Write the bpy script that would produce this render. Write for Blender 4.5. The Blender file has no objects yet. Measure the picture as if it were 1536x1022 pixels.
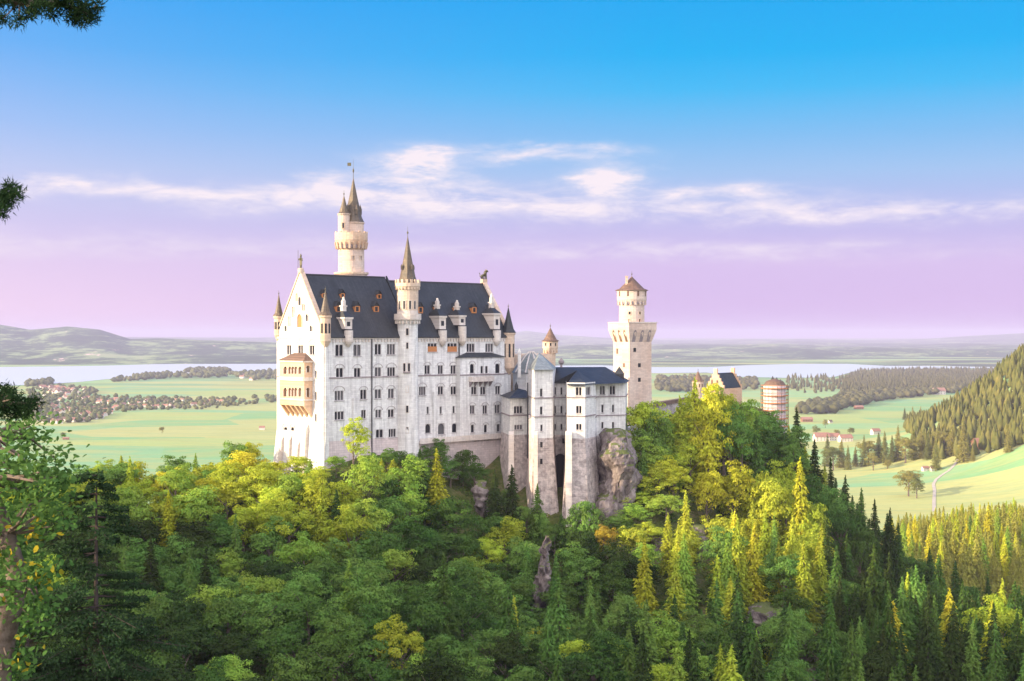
import bpy, math, random
from collections import defaultdict
import numpy as np
from mathutils import Vector
R = math.radians
random.seed(7); rng = np.random.default_rng(7)
sc = bpy.context.scene
C = sc.collection

# ------------------------------------------------------------------ camera, exposure
F = 2000.0; HY = 503.0                      # focal length and horizon row, in the photograph's pixels
cd = bpy.data.cameras.new("camera"); cam = bpy.data.objects.new("camera", cd); C.objects.link(cam)
cam.location = (0, 0, 0); cam.rotation_euler = (R(90), 0, 0)
cd.sensor_width = 36.0; cd.lens = 36.0 * F / 1536.0
cd.shift_y = (HY - 511.0) / 1536.0
cd.clip_start = 0.3; cd.clip_end = 90000
cd.dof.use_dof = True; cd.dof.focus_distance = 345; cd.dof.aperture_fstop = 5.6
sc.camera = cam
sc.view_settings.view_transform = 'Standard'; sc.view_settings.look = 'None'
sc.view_settings.gamma = 1.0; sc.view_settings.exposure = 0.92
sc.cycles.max_bounces = 6; sc.cycles.diffuse_bounces = 3; sc.cycles.transmission_bounces = 3
sc.cycles.volume_bounces = 0; sc.cycles.transparent_max_bounces = 6
sc.cycles.use_denoising = True

# ------------------------------------------------------------------ sun and sky
SUN_AZ = math.atan2(-0.33, -0.945)             # direction towards the sun, in plan
SUN_EL = R(15)
sd = bpy.data.lights.new("sun", 'SUN'); sd.energy = 5.0; sd.angle = R(0.6); sd.color = (1.0, 0.80, 0.52)
so = bpy.data.objects.new("sun", sd); C.objects.link(so)
TS = Vector((math.cos(SUN_AZ) * math.cos(SUN_EL), math.sin(SUN_AZ) * math.cos(SUN_EL), math.sin(SUN_EL)))
so.rotation_euler = TS.to_track_quat('Z', 'Y').to_euler()

world = bpy.data.worlds.new("World"); sc.world = world; world.use_nodes = True
nt = world.node_tree; nt.nodes.clear()
class NG:
    """small helper for wiring nodes"""
    def __init__(s, t): s.t = t
    def n(s, typ, **kw):
        nd = s.t.nodes.new(typ)
        for k, v in kw.items(): setattr(nd, k, v)
        return nd
    def put(s, inp, v):
        if hasattr(v, 'links') or isinstance(v, bpy.types.NodeSocket): s.t.links.new(v, inp)
        else: inp.default_value = v
    def m(s, op, a, b=0.0, c=None, clamp=False):
        nd = s.n('ShaderNodeMath', operation=op); nd.use_clamp = clamp
        s.put(nd.inputs[0], a); s.put(nd.inputs[1], b)
        if c is not None: s.put(nd.inputs[2], c)
        return nd.outputs[0]
    def mix(s, f, a, b, blend='MIX'):
        nd = s.n('ShaderNodeMix', data_type='RGBA', blend_type=blend)
        s.put(nd.inputs[0], f); s.put(nd.inputs[6], col4(a)); s.put(nd.inputs[7], col4(b))
        return nd.outputs[2]
    def ramp(s, f, stops, interp='LINEAR'):
        nd = s.n('ShaderNodeValToRGB'); cr = nd.color_ramp; cr.interpolation = interp
        while len(cr.elements) < len(stops): cr.elements.new(0.5)
        for e, (p, c) in zip(cr.elements, stops): e.position = p; e.color = col4(c)
        s.put(nd.inputs[0], f); return nd.outputs[0]
    def noise(s, vec, scale, detail=4, rough=0.55, dist=0.0, out=0):
        nd = s.n('ShaderNodeTexNoise'); 
        if vec is not None: s.put(nd.inputs['Vector'], vec)
        nd.inputs['Scale'].default_value = scale; nd.inputs['Detail'].default_value = detail
        nd.inputs['Roughness'].default_value = rough; nd.inputs['Distortion'].default_value = dist
        return nd.outputs[out]
    def comb(s, x, y, z):
        nd = s.n('ShaderNodeCombineXYZ'); s.put(nd.inputs[0], x); s.put(nd.inputs[1], y); s.put(nd.inputs[2], z)
        return nd.outputs[0]
def col4(c):
    if isinstance(c, (tuple, list)) and len(c) == 3: return (c[0], c[1], c[2], 1.0)
    return c
def srgb(r, g, b):
    f = lambda v: (v / 255 / 12.92) if v <= 10.3 else ((v / 255 + 0.055) / 1.055) ** 2.4
    return (f(r), f(g), f(b))
g = NG(nt)
tc = g.n('ShaderNodeTexCoord'); sep = g.n('ShaderNodeSeparateXYZ'); nt.links.new(tc.outputs['Generated'], sep.inputs[0])
dx, dy, dz = sep.outputs
hyp = g.m('SQRT', g.m('ADD', g.m('MULTIPLY', dx, dx), g.m('MULTIPLY', dy, dy)))
el = g.m('ARCTAN2', dz, hyp)                 # elevation, radians
az = g.m('ARCTAN2', dx, dy)                  # azimuth from +Y, to the right, radians
K = 2 ** -0.90
def sk(r, gg, b, k=1.0): return tuple(v * K * k for v in srgb(r, gg, b))
eln = g.m('DIVIDE', el, 0.6)
rampR = g.ramp(eln, [(0.0, sk(208, 178, 230)), (0.036, sk(212, 182, 232)), (0.086, sk(214, 190, 236)), (0.136, sk(192, 188, 236)), (0.20, sk(160, 196, 240)), (0.243, sk(126, 190, 242)),
                     (0.30, sk(60, 186, 246)), (0.345, sk(0, 178, 246)), (0.42, sk(0, 168, 243)), (1.0, sk(40, 140, 240, 1.1))])
rampL = g.ramp(eln, [(0.0, sk(236, 204, 238)), (0.036, sk(236, 206, 238)), (0.086, sk(224, 202, 238)), (0.136, sk(204, 198, 238)), (0.20, sk(184, 198, 240)), (0.25, sk(152, 188, 243)),
                     (0.34, sk(88, 170, 244)), (0.42, sk(30, 160, 245)), (1.0, sk(40, 140, 240, 1.1))])
lr = g.m('MULTIPLY_ADD', az, 1.9, 0.78, clamp=True)
sky_c = g.mix(lr, rampL, rampR)
# pale hazy sky round behind the viewer, brighter towards the low sun
back = g.m('MULTIPLY_ADD', g.m('COSINE', az), -0.5, 0.42, clamp=True)
sky_c = g.mix(back, sky_c, (1.42, 1.34, 1.36, 1))
saz = math.atan2(TS.x, TS.y)
glow = g.m('POWER', g.m('MULTIPLY_ADD', g.m('COSINE', g.m('SUBTRACT', az, saz)), 0.5, 0.5, clamp=True), 6.0)
glow = g.m('MULTIPLY', glow, g.m('POWER', g.m('COSINE', el), 3.0))
sky_c = g.mix(g.m('MULTIPLY', glow, 0.6), sky_c, (2.6, 1.9, 1.3, 1))
# clouds: thin streaks and a few brighter puffs, laid out by direction
nv = g.comb(g.m('MULTIPLY', az, 9.0), g.m('MULTIPLY', el, 34.0), 0.3)
n1 = g.noise(nv, 2.6, 9, 0.66, 0.35)
n2 = g.noise(g.comb(g.m('MULTIPLY', az, 3.0), g.m('MULTIPLY', el, 46.0), 4.1), 1.5, 5, 0.55, 0.3)
wv = g.comb(g.m('MULTIPLY', az, 14.0), g.m('MULTIPLY', el, 40.0), 7.7)
wnz = g.n('ShaderNodeTexNoise'); g.put(wnz.inputs['Vector'], wv); wnz.inputs['Scale'].default_value = 1.0; wnz.inputs['Detail'].default_value = 6; wnz.inputs['Roughness'].default_value = 0.6
ws = g.n('ShaderNodeSeparateColor'); g.put(ws.inputs[0], wnz.outputs['Color'])
azw = g.m('ADD', az, g.m('MULTIPLY', g.m('SUBTRACT', ws.outputs[0], 0.5), 0.10)); elw = g.m('ADD', g.m('ADD', el, g.m('MULTIPLY', g.m('SUBTRACT', ws.outputs[1], 0.5), 0.030)), 0.0)
def blob(px, py, wx, wy, k):
    a0 = math.atan((px - 768) / F); e0 = math.atan((HY - py) / F)
    a = g.m('DIVIDE', g.m('SUBTRACT', azw, a0), wx / F); b = g.m('DIVIDE', g.m('SUBTRACT', elw, e0), wy / F)
    q = g.m('ADD', g.m('MULTIPLY', a, a), g.m('MULTIPLY', b, b))
    return g.m('MULTIPLY', g.m('EXPONENT', g.m('MULTIPLY', q, -1.0)), k)
tot = None
for b in [(632, 252, 58, 24, 1.5), (668, 234, 40, 10, .6), (487, 272, 30, 12, .8), (545, 285, 60, 16, .75), (912, 268, 42, 17, 1.3), (905, 285, 25, 8, .5), (68, 288, 44, 12, .95), (820, 232, 90, 9, .75),
          (1010, 296, 60, 11, .7), (1140, 292, 60, 14, .7), (640, 300, 240, 18, .75), (900, 318, 330, 16, .66), (360, 300, 150, 15, .62), (190, 298, 120, 11, .5),
          (1350, 326, 300, 13, .62), (130, 375, 300, 16, .34), (760, 372, 400, 14, .30), (1150, 380, 400, 12, .3)]:
    o = blob(*b); tot = o if tot is None else g.m('ADD', tot, o)
dens = g.m('MULTIPLY', tot, g.m('MAXIMUM', g.m('MULTIPLY_ADD', n1, 5.2, -1.7, clamp=False), 0.16))
dens = g.m('ADD', g.m('MULTIPLY', dens, 0.62), g.m('MULTIPLY', g.m('MULTIPLY_ADD', n2, 2.4, -1.05, clamp=True), g.m('MULTIPLY', tot, 0.55)), clamp=True)
sky_c = g.mix(g.m('MULTIPLY', dens, 1.25, clamp=True), sky_c, sk(250, 238, 246))
st = g.n('ShaderNodeTexSky', sky_type='NISHITA', sun_disc=False)
st.sun_elevation = SUN_EL; st.sun_rotation = saz; st.altitude = 900
mul = g.n('ShaderNodeVectorMath', operation='SCALE'); nt.links.new(sky_c, mul.inputs[0]); mul.inputs['Scale'].default_value = 10.0
fin = g.mix(0.985, st.outputs[0], mul.outputs[0])
bg = g.n('ShaderNodeBackground'); bg.inputs[1].default_value = 0.1
nt.links.new(fin, bg.inputs[0]); wo = g.n('ShaderNodeOutputWorld'); nt.links.new(bg.outputs[0], wo.inputs[0])

# ------------------------------------------------------------------ materials
def mat(name, col, rough=0.8, spec=0.3):
    m = bpy.data.materials.new(name); m.use_nodes = True
    b = m.node_tree.nodes['Principled BSDF']; b.inputs['Base Color'].default_value = col4(col)
    b.inputs['Roughness'].default_value = rough; b.inputs['Specular IOR Level'].default_value = spec
    return m, NG(m.node_tree), b
def objco(q):
    t = q.n('ShaderNodeNewGeometry'); return t.outputs['Position']
def stone(name, base, dark, warm, course=0.55, bump=0.25, stain=0.5, mortar=0.12, rubble=False):
    m, q, b = mat(name, base, 0.9, 0.15)
    p = objco(q); s = q.n('ShaderNodeSeparateXYZ'); q.put(s.inputs[0], p)
    h = q.m('ADD', q.m('MULTIPLY', s.outputs[0], 0.75), q.m('MULTIPLY', s.outputs[1], 0.66))
    br = q.n('ShaderNodeTexBrick'); q.put(br.inputs['Vector'], q.comb(h, s.outputs[2], 0.0))
    br.inputs['Scale'].default_value = 1.0; br.inputs['Brick Width'].default_value = course * 2.1; br.inputs['Row Height'].default_value = course
    br.inputs['Mortar Size'].default_value = course * 0.06; br.inputs['Color1'].default_value = (1, 1, 1, 1)
    br.inputs['Color2'].default_value = (0.80, 0.80, 0.82, 1); br.inputs['Mortar'].default_value = (1 - mortar * 3,) * 3 + (1,)
    n = q.noise(p, 0.16, 6, 0.6); n2 = q.noise(q.comb(q.m('MULTIPLY', h, 1.3), q.m('MULTIPLY', s.outputs[2], 0.10), 0), 1.0, 5, 0.6)
    c = q.mix(q.ramp(n, [(0.40, (0, 0, 0)), (0.68, (1, 1, 1))]), base, warm)
    c = q.mix(q.m('MULTIPLY', q.ramp(n2, [(0.46, (0, 0, 0)), (0.70, (1, 1, 1))]), stain), c, dark)
    c = q.mix(0.85, c, br.outputs[0], 'MULTIPLY')
    if rubble:
        vr = q.n('ShaderNodeTexVoronoi'); q.put(vr.inputs['Vector'], q.comb(h, s.outputs[2], 0)); vr.inputs['Scale'].default_value = 1.1; vs = q.n('ShaderNodeSeparateColor'); q.put(vs.inputs[0], vr.outputs['Color'])
        c = q.mix(0.6, c, q.ramp(vs.outputs[0], [(0.0, (.52, .50, .50)), (0.5, (.95, .93, .92)), (1.0, (1.15, 1.1, 1.08))]), 'MULTIPLY')
        c = q.mix(0.65, c, q.ramp(q.noise(p, 0.7, 7, 0.75), [(0.38, (.42, .40, .41)), (0.55, (1, 1, 1))]), 'MULTIPLY')
    q.put(b.inputs['Base Color'], c)
    bp = q.n('ShaderNodeBump'); bp.inputs['Strength'].default_value = bump; bp.inputs['Distance'].default_value = 0.08
    q.put(bp.inputs['Height'], q.m('ADD', q.m('MULTIPLY', br.outputs[1], -1.0), q.m('MULTIPLY', q.noise(p, 2.2, 4), 0.8)))
    q.put(b.inputs['Normal'], bp.outputs[0]); return m
M = {}
M['white'] = stone('pale_limestone', (0.82, 0.82, 0.81), (0.50, 0.49, 0.49), (0.74, 0.72, 0.71), 0.5, 0.35, 0.9, 0.07)
M['trim'] = stone('trim_stone', (0.72, 0.66, 0.62), (0.45, 0.40, 0.38), (0.66, 0.57, 0.50), 0.4, 0.15, 0.5, 0.05)
M['sand'] = stone('sandstone', (0.70, 0.56, 0.44), (0.42, 0.31, 0.25), (0.64, 0.44, 0.31), 0.45, 0.2, 0.4, 0.09)
M['tower'] = stone('tower_stone', (0.72, 0.59, 0.51), (0.46, 0.36, 0.33), (0.62, 0.47, 0.39), 0.5, 0.25, 0.35, 0.10)
M['plinth'] = stone('rusticated_plinth', (0.76, 0.69, 0.67), (0.40, 0.35, 0.35), (0.64, 0.56, 0.53), 0.55, 1.0, 0.6, 0.07, True)
M['dark_trim'] = stone('weathered_string_course', (0.30, 0.26, 0.28), (0.2, 0.17, 0.18), (0.36, 0.3, 0.3), 0.4, 0.1, 0.5, 0.05)
M['winframe'] = stone('window_frame_stone', (0.50, 0.47, 0.48), (0.35, 0.32, 0.33), (0.46, 0.42, 0.42), 0.4, 0.1, 0.5, 0.05)
M['plinth_light'] = stone('palace_plinth', (0.72, 0.63, 0.62), (0.45, 0.38, 0.38), (0.64, 0.54, 0.53), 0.6, 0.6, 0.6, 0.10)
M['loggia'] = stone('loggia_stone', (0.74, 0.52, 0.37), (0.46, 0.30, 0.20), (0.68, 0.44, 0.28), 0.45, 0.2, 0.4, 0.09)
def slate(name, a, b_, seam=True, rough=0.42):
    m, q, b = mat(name, a, rough, 0.5); p = objco(q)
    s = q.n('ShaderNodeSeparateXYZ'); q.put(s.inputs[0], p)
    h = q.m('ADD', q.m('MULTIPLY', s.outputs[0], 0.75), q.m('MULTIPLY', s.outputs[1], 0.66))
    n = q.noise(p, 0.25, 6, 0.65); st_ = q.noise(q.comb(q.m('MULTIPLY', h, 2.2), q.m('MULTIPLY', s.outputs[2], 0.12), 1), 1.0, 4, 0.6)
    br = q.n('ShaderNodeTexBrick'); q.put(br.inputs['Vector'], q.comb(h, s.outputs[2], 0))
    br.inputs['Scale'].default_value = 1; br.inputs['Brick Width'].default_value = 0.55; br.inputs['Row Height'].default_value = 0.4; br.inputs['Mortar Size'].default_value = 0.02
    br.inputs['Color1'].default_value = (1, 1, 1, 1); br.inputs['Color2'].default_value = (0.62, 0.62, 0.66, 1); br.inputs['Mortar'].default_value = (0.55, 0.55, 0.55, 1)
    c = q.mix(q.ramp(n, [(0.35, (0, 0, 0)), (0.7, (1, 1, 1))]), a, b_)
    c = q.mix(q.m('MULTIPLY', q.ramp(st_, [(0.5, (0, 0, 0)), (0.75, (1, 1, 1))]), 0.5), c, tuple(min(1, v * 1.8) for v in b_))
    q.put(b.inputs['Base Color'], q.mix(0.8, c, br.outputs[0], 'MULTIPLY'))
    bp = q.n('ShaderNodeBump'); bp.inputs['Strength'].default_value = 0.3; bp.inputs['Distance'].default_value = 0.05
    q.put(bp.inputs['Height'], br.outputs[0]); q.put(b.inputs['Normal'], bp.outputs[0]); return m
M['slate'] = slate('blue_slate', (0.018, 0.021, 0.026), (0.036, 0.040, 0.046), rough=0.6)
M['copper'] = slate('aged_copper', (0.085, 0.068, 0.055), (0.17, 0.12, 0.07), rough=0.55)
M['lead'] = slate('grey_green_lead', (0.17, 0.20, 0.20), (0.28, 0.30, 0.29), rough=0.5)
M['brown_tile'] = slate('brown_tile', (0.13, 0.08, 0.06), (0.21, 0.125, 0.085), rough=0.7)
M['glass'] = mat('dark_window_glass', (0.016, 0.018, 0.026), 0.3, 0.3)[0]
M['glass_pale'] = mat('curtained_window_glass', (0.10, 0.10, 0.11), 0.25, 0.5)[0]
M['dark'] = mat('dark_opening', (0.02, 0.018, 0.02), 0.9)[0]  # near-black colour in place of the shade inside openings
M['orange'] = mat('orange_shutter_wood', (0.46, 0.19, 0.07), 0.6)[0]
M['timber'] = mat('scaffold_timber', (0.50, 0.20, 0.08), 0.7)[0]
M['net'] = mat('scaffold_netting', (0.62, 0.55, 0.58), 0.9)[0]
M['bronze'] = mat('weathered_bronze', (0.10, 0.09, 0.05), 0.55, 0.5)[0]
M['metal'] = mat('dark_metal', (0.05, 0.05, 0.06), 0.5)[0]
def simple_noise(name, a, b_, scale, rough=0.9, lo=.35, hi=.65, bump=0.0, detail=6):
    m, q, b = mat(name, a, rough, 0.1); p = objco(q)
    n = q.noise(p, scale, detail, 0.65)
    q.put(b.inputs['Base Color'], q.mix(q.ramp(n, [(lo, (0, 0, 0)), (hi, (1, 1, 1))]), a, b_))
    if bump:
        bp = q.n('ShaderNodeBump'); bp.inputs['Strength'].default_value = 0.8; bp.inputs['Distance'].default_value = bump
        q.put(bp.inputs['Height'], n); q.put(b.inputs['Normal'], bp.outputs[0])
    return m
M['bark'] = simple_noise('bark', (0.10, 0.075, 0.06), (0.20, 0.16, 0.14), 6.0, bump=0.05)
M['bark_dark'] = simple_noise('dark_bark', (0.035, 0.028, 0.025), (0.07, 0.055, 0.05), 6.0, bump=0.03)
def rock():
    m, q, b = mat('cliff_rock', (0.4, 0.35, 0.33), 0.95, 0.1); p = objco(q)
    s = q.n('ShaderNodeSeparateXYZ'); q.put(s.inputs[0], p)
    st_ = q.comb(s.outputs[0], s.outputs[1], q.m('MULTIPLY', s.outputs[2], 0.45))
    n = q.noise(st_, 0.5, 9, 0.7, 0.4)
    c = q.ramp(n, [(0.34, (0.07, 0.06, 0.065)), (0.46, (0.17, 0.14, 0.14)), (0.56, (0.26, 0.22, 0.215)), (0.72, (0.40, 0.35, 0.33))])
    ge = q.n('ShaderNodeNewGeometry'); sn = q.n('ShaderNodeSeparateXYZ'); q.put(sn.inputs[0], ge.outputs['Normal'])
    up = q.ramp(q.m('ADD', sn.outputs[2], q.m('MULTIPLY', q.noise(p, 0.6, 4), 0.5)), [(0.95, (0, 0, 0)), (1.12, (1, 1, 1))])
    q.put(b.inputs['Base Color'], q.mix(up, c, (0.12, 0.14, 0.05)))
    bp = q.n('ShaderNodeBump'); bp.inputs['Strength'].default_value = 1.0; bp.inputs['Distance'].default_value = 0.9
    q.put(bp.inputs['Height'], n); q.put(b.inputs['Normal'], bp.outputs[0]); return m
M['rock'] = rock()
def leaf(name, trans=0.35, var=0.5):
    m = bpy.data.materials.new(name); m.use_nodes = True; q = NG(m.node_tree); q.t.nodes.clear()
    oi = q.n('ShaderNodeObjectInfo'); p = objco(q)
    n = q.noise(p, 0.35, 3, 0.6); n2 = q.noise(p, 2.2, 2, 0.6)
    hs = q.n('ShaderNodeHueSaturation'); q.put(hs.inputs['Color'], oi.outputs['Color'])
    q.put(hs.inputs['Hue'], q.m('ADD', 0.5, q.m('MULTIPLY', q.m('SUBTRACT', n, 0.5), 0.07)))
    q.put(hs.inputs['Value'], q.m('ADD', 1 - 0.5 * var * 1.3, q.m('MULTIPLY', q.m('ADD', n, n2), 0.65 * var)))
    d = q.n('ShaderNodeBsdfDiffuse'); t = q.n('ShaderNodeBsdfTranslucent'); mx = q.n('ShaderNodeMixShader'); mx.inputs[0].default_value = trans
    q.put(d.inputs[0], hs.outputs[0]); q.put(t.inputs[0], hs.outputs[0])
    q.put(mx.inputs[1], d.outputs[0]); q.put(mx.inputs[2], t.outputs[0])
    o = q.n('ShaderNodeOutputMaterial'); q.put(o.inputs[0], mx.outputs[0]); return m
M['leaf'] = leaf('leaves', 0.28, 1.0); M['needle'] = leaf('needles', 0.2, 1.0)

# ------------------------------------------------------------------ mesh helpers
def px2(px, D): return (px - 768.0) / F * D
def py2(py, D): return -(py - HY) / F * D
OFF = {}
def tag(o, label=None, cat=None, group=None, kind=None):
    if label: o['label'] = label
    if cat: o['category'] = cat
    if group: o['group'] = group
    if kind: o['kind'] = kind
    return o
def thing(name, loc, label, cat, group=None):
    o = bpy.data.objects.new(name, None); C.objects.link(o); o.location = loc; OFF[o.name] = Vector(loc)
    o.empty_display_size = 2
    return tag(o, label, cat, group)
class MB:
    def __init__(s): s.v = []; s.f = []
    def add(s, vs, fs):
        n = len(s.v); s.v += [tuple(v) for v in vs]; s.f += [tuple(i + n for i in f) for f in fs]; return s
    def quad(s, a, b, c, d): return s.add([a, b, c, d], [(0, 1, 2, 3)])
    def box(s, o, ax, ay, az_):
        o = Vector(o); ax = Vector(ax); ay = Vector(ay); az_ = Vector(az_)
        v = [o, o + ax, o + ax + ay, o + ay]; v += [p + az_ for p in v]
        f = [(0, 3, 2, 1), (4, 5, 6, 7), (0, 1, 5, 4), (1, 2, 6, 5), (2, 3, 7, 6), (3, 0, 4, 7)]
        if ax.cross(ay).dot(az_) < 0: f = [tuple(reversed(x)) for x in f]
        return s.add(v, f)
    def lathe(s, cx, cy, prof, n=24, rot=0.0, cap=True):
        vs = []; fs = []; m = len(prof)
        for r, z in prof:
            for k in range(n):
                a = rot + 2 * math.pi * k / n; vs.append((cx + r * math.cos(a), cy + r * math.sin(a), z))
        for i in range(m - 1):
            for k in range(n):
                a, b = i * n + k, i * n + (k + 1) % n; fs.append((a, b, b + n, a + n))
        if cap: fs.append(tuple(range((m - 1) * n, m * n))); fs.append(tuple(reversed(range(n))))
        return s.add(vs, fs)
    def ring_boxes(s, cx, cy, r, z0, z1, n, w, t, rot=0.0, tilt=0.0):
        for k in range(n):
            a = rot + 2 * math.pi * k / n; d = Vector((math.cos(a), math.sin(a), 0)); e = Vector((-d.y, d.x, 0))
            o = Vector((cx, cy, z0)) + d * r - e * w / 2; s.box(o, d * t, e * w, Vector((0, 0, z1 - z0)) + d * tilt)
        return s
    def tube(s, pts, rads, n=6):
        vs = []; fs = []
        for i, p in enumerate(pts):
            p = Vector(p); d = (Vector(pts[min(i + 1, len(pts) - 1)]) - Vector(pts[max(i - 1, 0)])).normalized()
            a = d.orthogonal().normalized() if abs(d.z) < .9 else Vector((1, 0, 0)); a = (a - d * a.dot(d)).normalized(); b = d.cross(a)
            for k in range(n):
                t = 2 * math.pi * k / n; vs.append(p + (a * math.cos(t) + b * math.sin(t)) * rads[i])
        for i in range(len(pts) - 1):
            for k in range(n):
                u, w = i * n + k, i * n + (k + 1) % n; fs.append((u, w, w + n, u + n))
        fs.append(tuple(range((len(pts) - 1) * n, len(pts) * n))); return s.add(vs, fs)
    def prism(s, poly, z0, z1):        # poly in plan, counter-clockwise
        n = len(poly); vs = [(x, y, z0) for x, y in poly] + [(x, y, z1) for x, y in poly]
        fs = [(i, (i + 1) % n, (i + 1) % n + n, i + n) for i in range(n)] + [tuple(range(n, 2 * n)), tuple(reversed(range(n)))]
        return s.add(vs, fs)
    def build(s, name, m, parent=None, smooth=False):
        me = bpy.data.meshes.new(name); off = OFF.get(parent.name, Vector()) if parent else Vector()
        me.from_pydata([(v[0] - off.x, v[1] - off.y, v[2] - off.z) for v in s.v], [], s.f)
        for mm in (m if isinstance(m, list) else [m]): me.materials.append(mm)
        if smooth:
            for p in me.polygons: p.use_smooth = True
        o = bpy.data.objects.new(name, me); C.objects.link(o)
        if parent: o.parent = parent; OFF[o.name] = off
        return o
def npmesh(name, V, Fq, m, smooth=False):
    me = bpy.data.meshes.new(name); V = np.asarray(V, np.float32); Fq = np.asarray(Fq, np.int32); k = Fq.shape[1]
    me.vertices.add(len(V)); me.vertices.foreach_set('co', V.ravel())
    me.loops.add(Fq.size); me.loops.foreach_set('vertex_index', Fq.ravel())
    me.polygons.add(len(Fq)); me.polygons.foreach_set('loop_start', np.arange(0, Fq.size, k, dtype=np.int32))
    if smooth: me.polygons.foreach_set('use_smooth', np.ones(len(Fq), bool))
    me.update(calc_edges=True)
    if m: me.materials.append(m)
    return me
def link(name, me, parent=None):
    o = bpy.data.objects.new(name, me); C.objects.link(o)
    if parent: o.parent = parent
    return o

# ------------------------------------------------------------------ terrain
PLAIN = -170.0
ctl = []
def cp(px, py, D): ctl.append((px2(px, D), D, py2(py, D)))
for t in [(430, 728, 334), (487, 724, 318), (560, 722, 332), (620, 712, 342), (690, 712, 360), (735, 735, 358), (770, 765, 345), (800, 800, 334), (860, 815, 334), (915, 800, 338), (958, 735, 356), (930, 800, 338),
          (1000, 690, 380), (1080, 672, 392), (1160, 690, 415), (1240, 770, 420), (1320, 840, 400), (1400, 905, 385), (1536, 985, 350), (1340, 980, 470), (1500, 990, 470),
          (60, 850, 285), (200, 855, 285), (350, 850, 290), (500, 850, 296), (620, 850, 300), (700, 880, 300), (800, 900, 305), (870, 960, 300), (930, 900, 312), (1060, 800, 345), (1140, 880, 312), (1250, 900, 350), (1200, 990, 280),
          (0, 1090, 215), (200, 1085, 218), (400, 1080, 220), (600, 1080, 222), (800, 1100, 228), (1000, 1080, 235), (1150, 1040, 250), (1300, 1100, 240), (1450, 1080, 240), (1600, 1100, 230),
          (-60, 775, 320), (60, 765, 322), (160, 752, 330), (260, 745, 335), (340, 738, 340), (390, 735, 342),
          (1350, 880, 560), (1450, 860, 620), (1560, 845, 640), (1340, 812, 740), (1450, 805, 780), (1560, 795, 790)]: cp(*t)
def UV(u, v): return (-46.4 + .734 * u - .679 * v, 330 + .679 * u + .734 * v)
for (x, y), z in [(UV(5, 10), -34), (UV(30, 10), -32), (UV(60, 10), -30), (UV(30, 2), -33)]: ctl.append((x, y, z))
for px, D, z in [(950, 415, -30), (1000, 450, -28), (1100, 480, -27), (1160, 475, -32), (870, 360, -34), (100, 430, -95), (300, 440, -95), (487, 430, -85), (700, 470, -85), (1000, 540, -90), (1160, 560, -105), (1300, 520, -110)]:
    ctl.append((px2(px, D), D, z))
for x, y, z in [(-60, 130, -95), (0, 130, -110), (60, 130, -105), (-30, 70, -45), (-20, 20, -22), (0, 20, -60), (20, 30, -70), (-60, 80, -40), (60, 60, -90), (-120, 150, -60), (120, 150, -80), (160, 250, -70), (-140, 300, -50), (230, 350, -95),
                (0, -50, -40), (-100, -40, -10), (100, -40, -60), (-200, 600, -140), (0, 650, -140), (150, 700, -135), (350, 500, -112), (-300, 700, -165), (0, 900, -165), (400, 900, -140), (-350, 300, -60), (400, 150, -80), (300, 1000, -168)]:
    ctl.append((x, y, z))
ctl = np.array(ctl)
def _phi(d2): return 0.5 * d2 * np.log(d2 + 1e-9)
def _fit():
    P = ctl[:, :2] / 100; n = len(P)
    d2 = ((P[:, None] - P[None]) ** 2).sum(-1); A = np.zeros((n + 3, n + 3)); A[:n, :n] = _phi(d2) + np.eye(n) * 0.004
    A[:n, n] = 1; A[:n, n + 1:] = P; A[n, :n] = 1; A[n + 1:, :n] = P.T
    return np.linalg.solve(A, np.concatenate([ctl[:, 2], np.zeros(3)]))
_w = _fit(); _P = ctl[:, :2] / 100
def vnoise(x, y, s, seed=0):
    x = np.asarray(x) / s; y = np.asarray(y) / s; xi = np.floor(x).astype(np.int64); yi = np.floor(y).astype(np.int64)
    fx = x - xi; fy = y - yi; fx = fx * fx * (3 - 2 * fx); fy = fy * fy * (3 - 2 * fy)
    def h(a, b):
        n = (a * 374761393 + b * 668265263 + seed * 974634777) & 0x7fffffff
        n = ((n ^ (n >> 13)) * 1274126177) & 0x7fffffff; return ((n ^ (n >> 16)) & 0xffff) / 65535.0
    return (h(xi, yi) * (1 - fx) + h(xi + 1, yi) * fx) * (1 - fy) + (h(xi, yi + 1) * (1 - fx) + h(xi + 1, yi + 1) * fx) * fy - 0.5
def sstep(a, b, x): t = np.clip((x - a) / (b - a), 0, 1); return t * t * (3 - 2 * t)
RX = -285.0
def near_h(x, y):
    x = np.asarray(x, float); y = np.asarray(y, float); sh = x.shape; Q = np.stack([x.ravel(), y.ravel()], 1) / 100
    z = np.zeros(len(Q))
    for i in range(0, len(Q), 20000):
        q = Q[i:i + 20000]; d2 = ((q[:, None] - _P[None]) ** 2).sum(-1)
        z[i:i + 20000] = _phi(d2) @ _w[:len(_P)] + _w[len(_P)] + q @ _w[len(_P) + 1:]
    z = z.reshape(sh); z = np.clip(z, -172, -18)
    z = z + 6 * vnoise(x, y, 34, 1) * sstep(90, 200, y) + 3.5 * vnoise(x, y, 13, 2) * sstep(90, 200, y)
    e = np.maximum.reduce([sstep(830, 1000, y), sstep(300, 420, np.abs(x - 60) - 60)]); z = z * (1 - e) + (-174) * e
    # unseen ridge west of the gorge, crest shaped to keep the gorge in shade
    crest = np.interp(y, [-200, 60, 120, 185, 222, 260, 300], [50, 56, 53, 42, 24, 20, 18]) + 6 * vnoise(x * 0, y, 24, 6) - 190 * sstep(300, 400, y)
    rd = -174 + (crest + 174) * np.exp(-((x - RX) / 72.0) ** 2) * 1.0
    return np.maximum(z, rd)
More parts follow.
